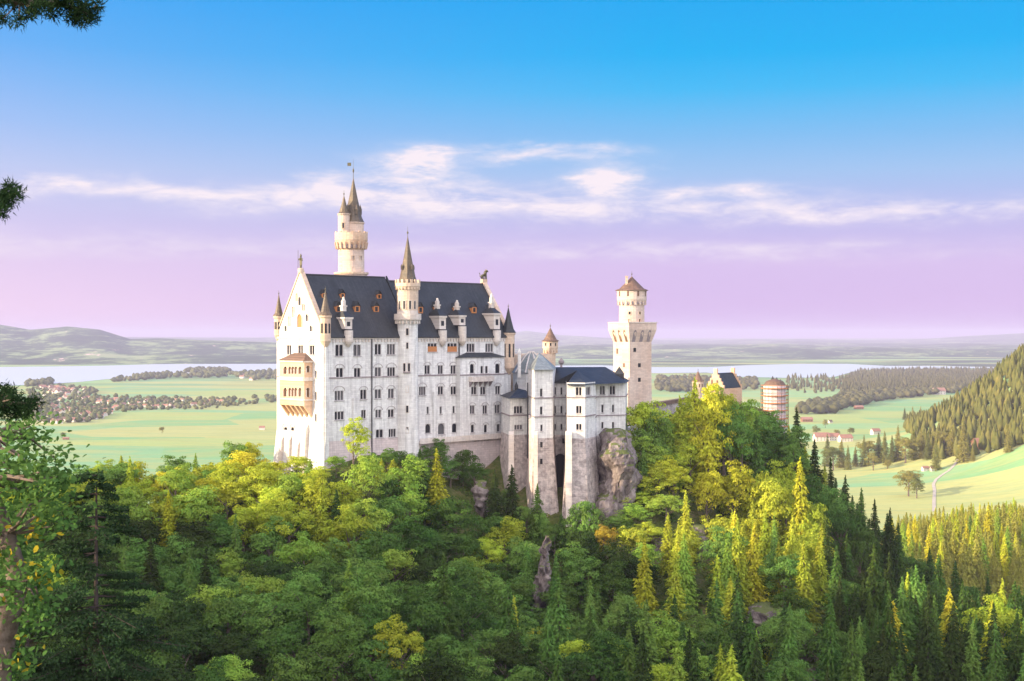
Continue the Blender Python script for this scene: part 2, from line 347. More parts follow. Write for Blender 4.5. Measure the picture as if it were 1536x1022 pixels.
def hill_h(x, y):
    x = np.asarray(x, float); y = np.asarray(y, float)
    cx = 790 + 0.42 * np.maximum(y - 1800, 0)
    b = 178 * np.exp(-np.maximum(cx - x, 0) ** 2 / (2 * 142 ** 2) - (y - 1850) ** 2 / (2 * 470 ** 2)) * np.exp(-np.maximum(x - cx - 110, 0) ** 2 / (2 * 300 ** 2))
    return PLAIN - 1.2 + b + (8 * vnoise(x, y, 140, 9) + 4 * vnoise(x, y, 50, 10)) * np.clip(b / 60, 0, 1)
def ground(x, y):
    x = np.asarray(x, float); y = np.asarray(y, float); z = np.full(x.shape, PLAIN)
    m = (y < 1005) & (np.abs(x) < 480)
    if m.any(): zz = z.copy(); zz[m] = near_h(x[m], y[m]); z = np.maximum(z, zz)
    return np.maximum(z, hill_h(x, y))
def hit(px, py, dmin=400, dmax=9000, n=500):
    """points of the ground on the sight lines through photo pixels"""
    px = np.atleast_1d(np.asarray(px, float)); py = np.atleast_1d(np.asarray(py, float))
    Ds = np.exp(np.linspace(math.log(dmin), math.log(dmax), n)); out = []
    for a, b in zip(px, py):
        xs = (a - 768) / F * Ds; zs = -(b - HY) / F * Ds; gz = ground(xs, Ds); k = np.argmax(zs < gz)
        D = Ds[k] if (zs < gz).any() else F * -PLAIN / max(b - HY, 1)
        x = (a - 768) / F * D; out.append((x, D, float(ground(np.array([x]), np.array([D]))[0])))
    return np.array(out)
def grid_mesh(name, xs, ys, fn, m, smooth=True):
    X, Y = np.meshgrid(xs, ys); Z = fn(X, Y); V = np.stack([X, Y, Z], -1).reshape(-1, 3)
    nx, ny = len(xs), len(ys); i = np.arange(ny - 1)[:, None] * nx + np.arange(nx - 1)[None]; i = i.ravel()
    return npmesh(name, V, np.stack([i, i + 1, i + nx + 1, i + nx], 1), m, smooth)
def terrain_mat():
    m, q, b = mat('forest_floor', (0.1, 0.12, 0.05), 0.95, 0.05); p = objco(q)
    n = q.noise(p, 0.12, 8, 0.7); n2 = q.noise(p, 0.9, 4, 0.6)
    c = q.ramp(q.m('ADD', q.m('MULTIPLY', n, 0.7), q.m('MULTIPLY', n2, 0.3)), [(0.35, (0.035, 0.055, 0.015)), (0.5, (0.09, 0.11, 0.03)), (0.62, (0.18, 0.15, 0.08)), (0.75, (0.3, 0.25, 0.21))])
    q.put(b.inputs['Base Color'], c)
    bp = q.n('ShaderNodeBump'); bp.inputs['Strength'].default_value = 1; bp.inputs['Distance'].default_value = 1.0
    q.put(bp.inputs['Height'], n2); q.put(b.inputs['Normal'], bp.outputs[0]); return m
M['floor'] = terrain_mat()
tag(link('hillside_terrain', grid_mesh('hillside_terrain', np.arange(-470, 480, 4.5), np.arange(-120, 1006, 4.5), near_h, M['floor'])), kind='structure')
def field_mat(name, far=False):
    m, q, b = mat(name, (0.3, 0.4, 0.2), 0.95, 0.05); p = objco(q)
    mp = q.n('ShaderNodeMapping'); q.put(mp.inputs[0], p); mp.inputs['Rotation'].default_value = (0, 0, R(24)); mp.inputs['Scale'].default_value = (0.0022, 0.0052, 1.0)
    sp = q.n('ShaderNodeSeparateXYZ'); q.put(sp.inputs[0], mp.outputs[0]); flat = q.comb(sp.outputs[0], sp.outputs[1], 0)
    vo = q.n('ShaderNodeTexVoronoi'); q.put(vo.inputs['Vector'], flat); vo.inputs['Scale'].default_value = 1.0
    sv = q.n('ShaderNodeSeparateColor'); q.put(sv.inputs[0], vo.outputs['Color'])
    c = q.ramp(sv.outputs[0], [(0.0, (0.23, 0.41, 0.18)), (0.3, (0.28, 0.46, 0.21)), (0.5, (0.38, 0.45, 0.16)), (0.64, (0.24, 0.42, 0.21)), (0.84, (0.44, 0.45, 0.18)), (1.0, (0.30, 0.46, 0.22))], 'CONSTANT')
    n = q.noise(flat, 3.0, 5, 0.6, 0.8); n2 = q.noise(q.comb(sp.outputs[0], q.m('MULTIPLY', sp.outputs[1], 7.0), 0), 2.0, 3)
    c = q.mix(q.m('MULTIPLY', q.ramp(n, [(0.45, (0, 0, 0)), (0.6, (1, 1, 1))]), 0.55), c, (0.42, 0.41, 0.15))
    c = q.mix(q.m('MULTIPLY', q.ramp(n2, [(0.45, (0, 0, 0)), (0.65, (1, 1, 1))]), 0.4), c, (0.18, 0.34, 0.18))
    fine = q.noise(q.comb(q.m('MULTIPLY', sp.outputs[0], 1.0), q.m('MULTIPLY', sp.outputs[1], 1.6), 9), 28.0, 6, 0.75)
    c = q.mix(0.7, c, q.ramp(fine, [(0.3, (.72, .76, .72)), (0.7, (1.08, 1.05, 1.0))]), 'MULTIPLY')
    # far off, darker woods lie among the fields
    dist = q.n('ShaderNodeVectorMath', operation='LENGTH'); q.put(dist.inputs[0], p)
    fw = q.ramp(q.m('DIVIDE', dist.outputs['Value'], 30000.0), [(0.13, (0, 0, 0)), (0.27, (1, 1, 1))])
    wn = q.noise(q.comb(q.m('MULTIPLY', sp.outputs[0], 0.22), q.m('MULTIPLY', sp.outputs[1], 0.35), 3), 1.0, 8, 0.68, 0.4)
    wd = q.m('MULTIPLY', q.ramp(wn, [(0.47, (0, 0, 0)), (0.54, (1, 1, 1))]), fw)
    c = q.mix(wd, c, (0.045, 0.07, 0.04))
    q.put(b.inputs['Base Color'], c); return m
M['field'] = field_mat('meadows')
pl = MB(); pl.quad((-60000, -3000, PLAIN), (60000, -3000, PLAIN), (60000, 70000, PLAIN), (-60000, 70000, PLAIN))
tag(pl.build('meadow_plain', M['field']), kind='structure')
tag(link('meadow_hill', grid_mesh('meadow_hill', np.arange(250, 1800, 14), np.arange(700, 3400, 14), hill_h, M['field'])), kind='structure')

# far rolling hills round the lakes
def interp(tab, v): return np.interp(v, [t[0] for t in tab], [t[1] for t in tab])
A_ = [(-1600, 500), (-1200, 478), (-900, 490), (-600, 482), (-350, 492), (-200, 480), (0, 486), (45, 494), (100, 489), (150, 494), (195, 508), (240, 507), (300, 510), (415, 514), (520, 535), (640, 556), (3000, 556)]
B_ = [(-1600, 500), (-900, 506), (-200, 505), (415, 507), (600, 506), (740, 502), (790, 496), (840, 503), (900, 507), (1000, 511), (1060, 512), (1110, 509), (1220, 509), (1350, 511), (1430, 506), (1536, 500), (1800, 498), (2200, 492), (2800, 500)]
azs = np.linspace(math.atan(-2300 / F), math.atan(2000 / F), 900); Dd = np.concatenate([np.linspace(7400, 14000, 70), np.linspace(14300, 32000, 80)])
AZ, DD = np.meshgrid(azs, Dd); PXX = 768 + F * np.tan(AZ); X = np.tan(AZ) * DD
za = -(interp(A_, PXX) - HY) / F * 11500; zb = -(interp(B_, PXX) - HY) / F * 27000
ha = np.maximum(za - PLAIN, 0) * np.exp(-((DD - 11500) / 1600) ** 2); hb = np.maximum(zb - PLAIN, 0) * np.exp(-((DD - 27000) / 6000) ** 2)
low = np.maximum(za - PLAIN, 0) * 0.30 * np.exp(-((DD - 9000) / 700) ** 2)
rough = (70 * vnoise(X, DD * .6, 1500, 21) + 36 * vnoise(X, DD * .6, 600, 22) + 16 * vnoise(X, DD, 220, 23))
mid = np.clip(38 + rough * 1.0, 0, None) * sstep(9200, 11500, DD) * sstep(700, 900, PXX)
hz = np.maximum.reduce([ha + rough * .22 * np.clip(ha / 120, 0, 1), hb + rough * .35 * np.clip(hb / 160, 0, 1), low, mid])
HZ = np.minimum(PLAIN - 2 + hz, 122)
V = np.stack([X, DD, HZ], -1).reshape(-1, 3); nx = len(azs); ny = len(Dd)
i = (np.arange(ny - 1)[:, None] * nx + np.arange(nx - 1)[None]).ravel()
def hills_mat():
    m, q, b = mat('wooded_hills', (0.1, 0.12, 0.05), 0.95, 0.05); p = objco(q)
    mp = q.n('ShaderNodeMapping'); q.put(mp.inputs[0], p); mp.inputs['Scale'].default_value = (0.0009, 0.0006, 0.004)
    n = q.m('ADD', q.m('MULTIPLY', q.noise(mp.outputs[0], 1.6, 9, 0.72, 0.5), .55), q.m('MULTIPLY', q.noise(mp.outputs[0], 9.0, 7, 0.75, 0.3), .45))
    c = q.ramp(n, [(0.40, (0.035, 0.06, 0.035)), (0.50, (0.06, 0.10, 0.05)), (0.56, (0.24, 0.32, 0.14)), (0.64, (0.34, 0.36, 0.18)), (0.72, (0.10, 0.13, 0.07))])
    mp2 = q.n('ShaderNodeMapping'); q.put(mp2.inputs[0], p); mp2.inputs['Scale'].default_value = (0.009, 0.003, 0.003)
    n2 = q.noise(mp2.outputs[0], 1.0, 3, 0.7)
    c = q.mix(q.ramp(q.m('ADD', n2, q.m('MULTIPLY', n, 0.35)), [(0.86, (0, 0, 0)), (0.90, (1, 1, 1))]), c, (0.7, 0.5, 0.45))
    q.put(b.inputs['Base Color'], c); return m
tag(link('wooded_hills', npmesh('wooded_hills', V, np.stack([i, i + 1, i + nx + 1, i + nx], 1), hills_mat(), True)), kind='structure')

# lakes
def pl_pt(px, py, z=PLAIN):
    D = F * -z / (py - HY); return (px2(px, D), D, z)
wm, q, b = mat('lake_water', (0.50, 0.54, 0.56), 0.4, 0.3)
bp = q.n('ShaderNodeBump'); bp.inputs['Strength'].default_value = 0.25; bp.inputs['Distance'].default_value = 1.0
q.put(bp.inputs['Height'], q.noise(objco(q), 0.02, 4)); q.put(b.inputs['Normal'], bp.outputs[0])
def lake(name, far, near):
    mb = MB(); pts = [pl_pt(a, b_, PLAIN + 0.6) for a, b_ in near] + [pl_pt(a, b_, PLAIN + 0.6) for a, b_ in reversed(far)]
    mb.add(pts, [tuple(range(len(pts)))]); tag(mb.build(name, wm), kind='structure')
lake('lake_water', [(-1500, 549), (-900, 551), (-300, 553), (0, 551), (150, 549), (280, 545), (400, 541), (520, 541)],
     [(-1500, 556), (-900, 575), (-300, 588), (0, 579), (60, 577), (120, 573), (160, 569), (205, 566), (235, 562), (300, 560), (360, 557), (420, 556), (520, 552)])
lake('lake_water', [(780, 549), (900, 548), (985, 551), (1060, 551), (1120, 548), (1200, 546), (1270, 546), (1330, 549), (1400, 549), (1500, 551)],
     [(780, 556), (900, 557), (985, 560), (1060, 559), (1100, 565), (1180, 567), (1250, 566), (1275, 559), (1300, 555), (1400, 553), (1500, 552.3)])

# ------------------------------------------------------------------ castle helpers
DIRS = None
class Wall:
    """a straight wall, left to right seen from outside, with real openings"""
    def __init__(s, p0, p1, z0, z1):
        s.p0 = Vector((p0[0], p0[1], 0)); s.p1 = Vector((p1[0], p1[1], 0)); s.d = (s.p1 - s.p0); s.L = s.d.length; s.d.normalize()
        s.n = Vector((s.d.y, -s.d.x, 0)); s.z0 = z0; s.z1 = z1; s.win = []
    def P(s, a, z, out=0.0): return s.p0 + s.d * a + s.n * out + Vector((0, 0, z))
    def at(s, px, py):                # where the sight line through a photo pixel meets the wall
        t = (px - 768.0) / F; a = (t * s.p0.y - s.p0.x) / (s.d.x - t * s.d.y); D = s.p0.y + s.d.y * a
        return a, -(py - HY) / F * D
    def w(s, x0, x1, y0, y1, n=2, hood=False, sill=True, kind='arch', panel=None):
        a0, za = s.at(x0, y1); a1, zb = s.at(x1, y0); s.win.append((a0, a1, za, zb, n, hood, sill, kind, panel)); return s
    def body(s, mb):
        hs = [(a0, a1, z0, z1) for a0, a1, z0, z1, *_ in s.win if a0 > 0.02 and a1 < s.L - 0.02]
        xs = sorted({0.0, s.L} | {h[0] for h in hs} | {h[1] for h in hs}); zs = sorted({s.z0, s.z1} | {h[2] for h in hs} | {h[3] for h in hs})
        for i in range(len(xs) - 1):
            cx = (xs[i] + xs[i + 1]) / 2; run = None
            for j in range(len(zs) - 1):
                cz = (zs[j] + zs[j + 1]) / 2; inside = any(h[0] < cx < h[1] and h[2] < cz < h[3] for h in hs)
                if not inside: mb.quad(s.P(xs[i], zs[j]), s.P(xs[i + 1], zs[j]), s.P(xs[i + 1], zs[j + 1]), s.P(xs[i], zs[j + 1]))
        for a0, a1, z0, z1 in hs:
            d = -0.55
            mb.quad(s.P(a0, z0), s.P(a0, z0, d), s.P(a0, z1, d), s.P(a0, z1)); mb.quad(s.P(a1, z0, d), s.P(a1, z0), s.P(a1, z1), s.P(a1, z1, d))
            mb.quad(s.P(a0, z1, d), s.P(a1, z1, d), s.P(a1, z1), s.P(a0, z1)); mb.quad(s.P(a0, z0), s.P(a1, z0), s.P(a1, z0, d), s.P(a0, z0, d))
    def windows(s, root, trim, glass):
        for a0, a1, z0, z1, n, hood, sill, kind, panel in s.win:
            if not (a0 > 0.02 and a1 < s.L - 0.02): continue
            fr = MB(); lw = (a1 - a0) / n; jam = min(0.14, lw * 0.14) if n > 1 else 0.10; o = -0.14; th = 0.16
            for k in range(n):
                b0 = a0 + k * lw; b1 = b0 + lw
                fr.box(s.P(b0, z0, o), s.d * jam, s.n * -th, (0, 0, z1 - z0)); fr.box(s.P(b1 - jam, z0, o), s.d * jam, s.n * -th, (0, 0, z1 - z0))
                if kind == 'arch':
                    r = (lw - 2 * jam) / 2; cx = (b0 + b1) / 2; zc = z1 - r - 0.06; N = 8
                    for t in range(N):
                        t0 = math.pi * t / N; t1 = math.pi * (t + 1) / N
                        A = (cx - r * math.cos(t0), zc + r * math.sin(t0)); B = (cx - r * math.cos(t1), zc + r * math.sin(t1))
                        fr.quad(s.P(A[0], A[1], o), s.P(B[0], B[1], o), s.P(B[0], z1, o), s.P(A[0], z1, o))
                        fr.quad(s.P(A[0], A[1], o - th), s.P(B[0], B[1], o - th), s.P(B[0], B[1], o), s.P(A[0], A[1], o))
                else:
                    fr.box(s.P(b0 + jam, z1 - 0.1, o), s.d * (lw - 2 * jam), s.n * -th, (0, 0, 0.1))
            if hood:
                r = (a1 - a0) / 2 + 0.25; cx = (a0 + a1) / 2; N = 12; h = 0.75
                for t in range(N):
                    t0 = math.pi * t / N; t1 = math.pi * (t + 1) / N
                    p = [(cx - rr * math.cos(tt), z1 - 0.15 + rr * h * math.sin(tt)) for tt in (t0, t1) for rr in (r, r + 0.22)]
                    fr.add([s.P(*p[0], .10), s.P(*p[2], .10), s.P(*p[3], .10), s.P(*p[1], .10), s.P(*p[0], -.02), s.P(*p[2], -.02), s.P(*p[3], -.02), s.P(*p[1], -.02)],
                           [(0, 1, 2, 3), (0, 4, 5, 1), (3, 2, 6, 7)])
            wobj = fr.build('window', trim, root)
            pn = MB(); pn.quad(s.P(a0, z0, -.42), s.P(a1, z0, -.42), s.P(a1, z1, -.42), s.P(a0, z1, -.42)); pn.build('pane', M['glass_pale'] if (glass is M['glass'] and random.random() < .22) else glass, wobj)
            if panel is not None:
                sh = MB(); sh.box(s.P(a0 + .05, z0, .05), s.d * (a1 - a0 - .1), s.n * -.12, (0, 0, (z1 - z0) * .62)); sh.build('shutter', panel, wobj)
            if sill:
                sb = MB(); sb.box(s.P(a0 - .15, z0 - .22, .22), s.d * (a1 - a0 + .3), s.n * -.30, (0, 0, .2)); sb.build('sill', trim, wobj)
    def band(s, mb, z, h, out=.2, a0=None, a1=None):
        a0 = 0 if a0 is None else a0; a1 = s.L if a1 is None else a1
        mb.box(s.P(a0, z, out), s.d * (a1 - a0), s.n * -(out - 0.003 if out > 0.01 else out), (0, 0, h))
    def arcade(s, mb, z, h, step=0.9, out=.25):
        n = max(1, int(s.L / step))
        for k in range(n): mb.box(s.P((k + .25) * s.L / n, z, out), s.d * (s.L / n * .5), s.n * -(out - .003), (0, 0, h))
def solid_poly(mb, pts, thick):
    """flat polygon (list of Vectors) given thickness"""
    pts = [Vector(p) for p in pts]; n = (pts[1] - pts[0]).cross(pts[2] - pts[0]).normalized(); m = len(pts)
    mb.add(pts + [p - n * thick for p in pts], [tuple(range(m)), tuple(reversed(range(m, 2 * m)))] + [(i, i + m, (i + 1) % m + m, (i + 1) % m) for i in range(m)])
def conical_roof(name, m, root, cx, cy, r, z0, z1, n=16, fin=1.5, flare=0.25, rot=0.0):
    mb = MB(); mb.lathe(cx, cy, [(r + flare, z0 - .05), (r + flare * .9, z0 + .12), (r * .82, z0 + (z1 - z0) * .13), (r * .42, z0 + (z1 - z0) * .55), (.10, z1)], n, rot)
    o = mb.build(name, m, root)
    if fin:
        f = MB(); f.lathe(cx, cy, [(.09, z1 - .3), (.07, z1 + fin * .3), (.22, z1 + fin * .38), (.22, z1 + fin * .46), (.05, z1 + fin * .55), (.03, z1 + fin)], 8)
        f.build('finial', M['bronze'], o)
    return o

# ------------------------------------------------------------------ the palace (main block)
def u_at(px, v=0.0):
    x0, y0 = UV(0, v); t = (px - 768) / F; return (t * y0 - x0) / (.734 - t * .679)
def uvz(u, v, z): x, y = UV(u, v); return Vector((x, y, z))
GW = 21.5; LEN = u_at(766.0); BASE = -48.0
pal = thing('palace_building', uvz(30, 10, -34), 'long white castle palace with steep blue slate roof, arched windows and a sunlit west gable', 'castle palace')
sU = Wall(UV(0, 0), UV(LEN, 0), BASE, -0.6)
for x0, x1, y0, y1, n, h in [(503, 515, 517, 534, 2, 0), (530, 541.5, 517, 534, 2, 0), (562, 572, 516, 532, 2, 0), (580.5, 593, 516, 532, 3, 0),
        (504, 515, 552, 566, 2, 1), (531, 541, 552, 566, 2, 1), (562, 572, 551, 565, 2, 1), (581, 593, 551, 565, 3, 1),
        (502, 515.5, 586, 601, 3, 1), (540.5, 550, 584.5, 599, 2, 1), (562, 572, 584, 598, 2, 1), (582, 591, 583, 597.5, 2, 1),
        (502, 516, 617, 630, 3, 0), (542, 549, 615, 628, 2, 0), (563, 572, 614.5, 627, 2, 1), (582, 591, 614, 626, 2, 1),
        (564, 575, 644, 657, 2, 0), (583, 594, 643, 656, 3, 0),
        (637, 645, 548, 561, 2, 1), (657, 664.5, 548, 561, 2, 1), (676, 684, 548, 561, 2, 1),
        (628.5, 638.5, 580, 593, 3, 1), (657, 665, 579.5, 592, 2, 1), (676, 684.5, 579.5, 592, 2, 1),
        (640, 643.5, 610, 621, 1, 0), (659.5, 663, 610, 621, 1, 0), (679, 682.5, 609, 620, 1, 0),
        (638, 646, 636, 650, 1, 0), (657, 667, 635, 652, 1, 0), (678, 685.5, 635, 649, 1, 0)]:
    sU.w(x0, x1, y0, y1, n, bool(h))
for x0, x1 in [(641.5, 655.5), (671, 685.5)]: sU.w(x0, x1, 515, 528, 3, False, True, 'arch', M['orange'])
for x0, x1 in [(700, 712), (728, 740)]: sU.w(x0, x1, 515.5, 528, 3)
# west front (u=0), north front and east front
wW = Wall(UV(0, GW), UV(0, 0), BASE, -0.6)
for x0, x1 in [(430, 437), (447, 454.5), (464, 471.5)]: wW.w(x0, x1, 516, 532, 2, True)
for y0, y1 in [(556, 567), (588, 600), (621, 632)]: wW.w(472, 475, y0, y1, 1)
for x0, x1 in [(425, 431), (436, 441)]: wW.w(x0, x1, 641, 653, 1, True)
wN = Wall(UV(LEN, GW), UV(0, GW), BASE, -0.6); wE = Wall(UV(LEN, 0), UV(LEN, GW), BASE, -0.6)
mb = MB()
for w_ in (sU, wW, wN, wE): w_.body(mb)
mb.build('wall', M['white'], pal)
for w_ in (sU, wW): w_.windows(pal, M['winframe'], M['glass'])
# gables with coping
RZ1, RZ2 = 15.5, 14.6; RM = GW / 2
def gable(u0, rz, th, sgn, name):
    mb = MB(); pts = [uvz(u0, GW + .1, -0.6), uvz(u0, -.1, -0.6), uvz(u0, RM, rz + .3)]
    if sgn > 0: pts = [pts[1], pts[0], pts[2]]
    solid_poly(mb, pts, th); g_ = mb.build(name, M['white'], pal)
    cpn = MB()
    for va, vb in ((-.5, RM), (GW + .5, RM)):
        a = uvz(u0, va, -0.6); b_ = uvz(u0, vb, rz + .6); d = b_ - a
        U3 = Vector((.734, .679, 0)) * (th + .4) * -sgn; s0 = Vector((.734, .679, 0)) * (.2 * sgn)
        cpn.box(a + s0, d, U3, (0, 0, .55))
    cpn.build('coping', M['sand'], g_); return g_
gw = gable(0, RZ1, .9, -1, 'gable_wall'); gable(LEN, RZ2, .9, 1, 'gable_wall')
# blind arcading and windows on the west gable
def on_gable(px, py, u=0.0):
    x0, y0 = UV(u, 0); t = (px - 768) / F; v = (t * y0 - x0) / (-.679 - t * .734); return v, -(py - HY) / F * (y0 + .734 * v)
for i_, (px, py0, py1, hw, mm) in enumerate([(450, 477, 491, .95, 'orange'), (450, 448, 458, .4, 'glass'), (445.5, 442, 452, .3, 'sand'), (440, 462, 476, .3, 'sand'), (434.5, 476, 490, .3, 'sand'), (455.5, 458, 466, .35, 'sand'), (461, 474, 482, .4, 'glass'), (429, 491, 497, .4, 'glass'), (467, 491, 497, .4, 'glass')]):
    v, z0 = on_gable(px, py1); _, z1 = on_gable(px, py0); z1 = max(z1, z0 + .8)
    f = MB()
    for a in (-1, 1): f.box(uvz(-.22, v + a * (hw + .12) - .06, z0), Vector((.734, .679, 0)) * .217, Vector((-.679, .734, 0)) * .12, (0, 0, z1 - z0))
    N = 8
    for t in range(N):
        q0 = math.pi * t / N; q1 = math.pi * (t + 1) / N; r0, r1 = hw, hw + .24
        c = [uvz(-.22, v - r0 * math.cos(q0), z1 + r0 * math.sin(q0)), uvz(-.22, v - r0 * math.cos(q1), z1 + r0 * math.sin(q1)), uvz(-.22, v - r1 * math.cos(q1), z1 + r1 * math.sin(q1)), uvz(-.22, v - r1 * math.cos(q0), z1 + r1 * math.sin(q0))]
        e = Vector((.734, .679, 0)) * .217; f.add(c + [x + e for x in c], [(0, 1, 2, 3), (0, 4, 5, 1), (3, 2, 6, 7), (1, 5, 6, 2), (0, 3, 7, 4)])
    wv = f.build('gable_window', M['trim'], pal)
    pn = MB(); pn.add([uvz(-.012, v - hw, z0), uvz(-.012, v - hw, z1)] + [uvz(-.012, v - hw * math.cos(math.pi * t / 8), z1 + hw * math.sin(math.pi * t / 8)) for t in range(1, 8)] + [uvz(-.012, v + hw, z1), uvz(-.012, v + hw, z0)], [tuple(reversed(range(11)))])
    pn.build('pane', M[mm], wv)
# horizontal bands
bd = MB()
_, zc1 = sU.at(487, 568.5); uS = sU.at(688, 560)[0]
sU.band(bd, zc1, .32, .16); wW.band(bd, zc1, .32, .16, 0, 5.2)
bd.build('string_course', M['dark_trim'], pal)
co = MB()
for w_ in (sU, wN): w_.band(co, -.9, .65, .42); w_.arcade(co, -1.75, .85, 1.0, .26)
wW.band(co, -.9, .5, .35); wW.band(co, -2.6, .3, .2); co.build('cornice', M['trim'], pal)
# battered plinth of pinkish stone
pg = MB()
def batter(w_, zt, zb, out, mbx, a0=None, a1=None):
    a0 = 0 if a0 is None else a0; a1 = w_.L if a1 is None else a1
    t = [w_.P(a0, zt, .05), w_.P(a1, zt, .05)]; b0 = [w_.P(a0 - (out if a0 == 0 else 0), zb, out), w_.P(a1 + (out if a1 == w_.L else 0), zb, out)]
    i0 = [w_.P(a0, zt, -.3), w_.P(a1, zt, -.3)]; i1 = [w_.P(a0, zb, -.3), w_.P(a1, zb, -.3)]
    mbx.add([b0[0], b0[1], t[1], t[0], i1[0], i1[1], i0[1], i0[0]], [(0, 1, 2, 3), (3, 2, 6, 7), (1, 5, 6, 2), (4, 0, 3, 7)])
uTw = sU.at(597, 600)[0]; zpl = sU.at(530, 660)[1]
batter(sU, zpl, BASE, 1.6, pg, 0, uTw); pg.build('plinth', M['plinth_light'], pal); pg = MB(); batter(wW, zpl + 2.0, BASE, 1.8, pg); pg.build('plinth', M['white'], pal)
# pilaster strips and downpipes
for a0, a1, z1 in [(0, 1.1, -1), (sU.at(529, 600)[0], sU.at(535, 600)[0], sU.at(532, 597)[1]), (sU.at(649, 600)[0], sU.at(654, 600)[0], sU.at(651, 588)[1])]:
    ps = MB(); ps.box(sU.P(a0, BASE, .35), sU.d * (a1 - a0), sU.n * -.347, (0, 0, z1 - BASE)); ps.build('pilaster', M['white'], pal)
ps = MB(); ps.box(wW.P(wW.L - 1.3, BASE, .352), wW.d * 1.3, wW.n * -.349, (0, 0, -1 - BASE))
ps.build('pilaster', M['white'], pal)
for px in (557, 688):
    a, _ = sU.at(px, 600); dp = MB(); dp.tube([sU.P(a, -1, .25), sU.P(a, -20, .25), sU.P(a, -42, .25)], [.16] * 3, 8); dp.build('downpipe', M['metal'], pal)
# roof
def roof_part(u0, u1, rz, name='roof'):
    mb = MB(); e = -.75; ez = -.55
    solid_poly(mb, [uvz(u0, e, ez), uvz(u1, e, ez), uvz(u1, RM, rz), uvz(u0, RM, rz)], .3)
    solid_poly(mb, [uvz(u1, GW - e, ez), uvz(u0, GW - e, ez), uvz(u0, RM, rz), uvz(u1, RM, rz)], .3)
    ed = MB(); ed.box(uvz(u0, RM - .18, rz - .15), Vector((.734, .679, 0)) * (u1 - u0), Vector((-.679, .734, 0)) * .36, (0, 0, .3))
    r_ = mb.build(name, M['slate'], pal); ed.build('ridge_cap', M['metal'], r_); return r_
UB = u_at(577, RM)
rf = roof_part(.9, UB, RZ1); rf2 = roof_part(UB + .01, LEN - .9, RZ2)
stp = MB(); solid_poly(stp, [uvz(UB + .3, -.6, -.3), uvz(UB + .3, RM, RZ1 + .35), uvz(UB + .3, RM, RZ1 - .6), uvz(UB + .3, .2, -.3)], .5); stp.build('fire_wall', M['slate'], pal)
def roof_at(px, py):     # where the sight line meets the south roof slope
    lo, hi = -.7, RM
    for _ in range(40):
        v = (lo + hi) / 2; u = u_at(px, v); z = -.55 + (v + .75) / (RM + .75) * (RZ1 + .55); D = 330 + .679 * u + .734 * v
        if HY - z / D * F < py: hi = v
        else: lo = v
    return u, v, z
U3 = Vector((.734, .679, 0)); V3 = Vector((-.679, .734, 0)); Z3 = Vector((0, 0, 1))
for px, py, k in [(486.5, 442, .8), (514, 442, .8), (569, 443, .8), (508, 463, 1), (536, 463, 1), (564.6, 463, 1), (631, 464, 1), (656.5, 463, 1), (685.7, 464, 1), (711.5, 464, 1), (737, 467, 1)]:
    u, v, z = roof_at(px, py + 5); w_ = .85 * k; h = 1.7 * k; o = uvz(u, v, z - .2)
    d = MB(); d.box(o - U3 * w_, U3 * 2 * w_, V3 * 2.2, Z3 * h)
    dm = d.build('dormer', M['orange'], pal)
    rr = MB(); ap = o + Z3 * (h + 1.3 * k)
    for sg in (-1, 1):
        a = o + U3 * sg * (w_ + .2) + Z3 * (h - .1) - V3 * .2; pts = [a, ap - V3 * .2, ap + V3 * 3.2, a + V3 * 2.6]
        if sg > 0: pts.reverse()
        solid_poly(rr, pts, .12)
    rr.add([o - U3 * w_ + Z3 * h, o + U3 * w_ + Z3 * h, ap - Z3 * .1], [(0, 1, 2)]); rr.build('dormer_roof', M['slate'], dm)
    pn = MB(); pn.quad(o - U3 * w_ * .5 - V3 * .015 + Z3 * .35, o + U3 * w_ * .5 - V3 * .015 + Z3 * .35, o + U3 * w_ * .5 - V3 * .015 + Z3 * (h - .2), o - U3 * w_ * .5 - V3 * .015 + Z3 * (h - .2)); pn.build('pane', M['glass'], dm)
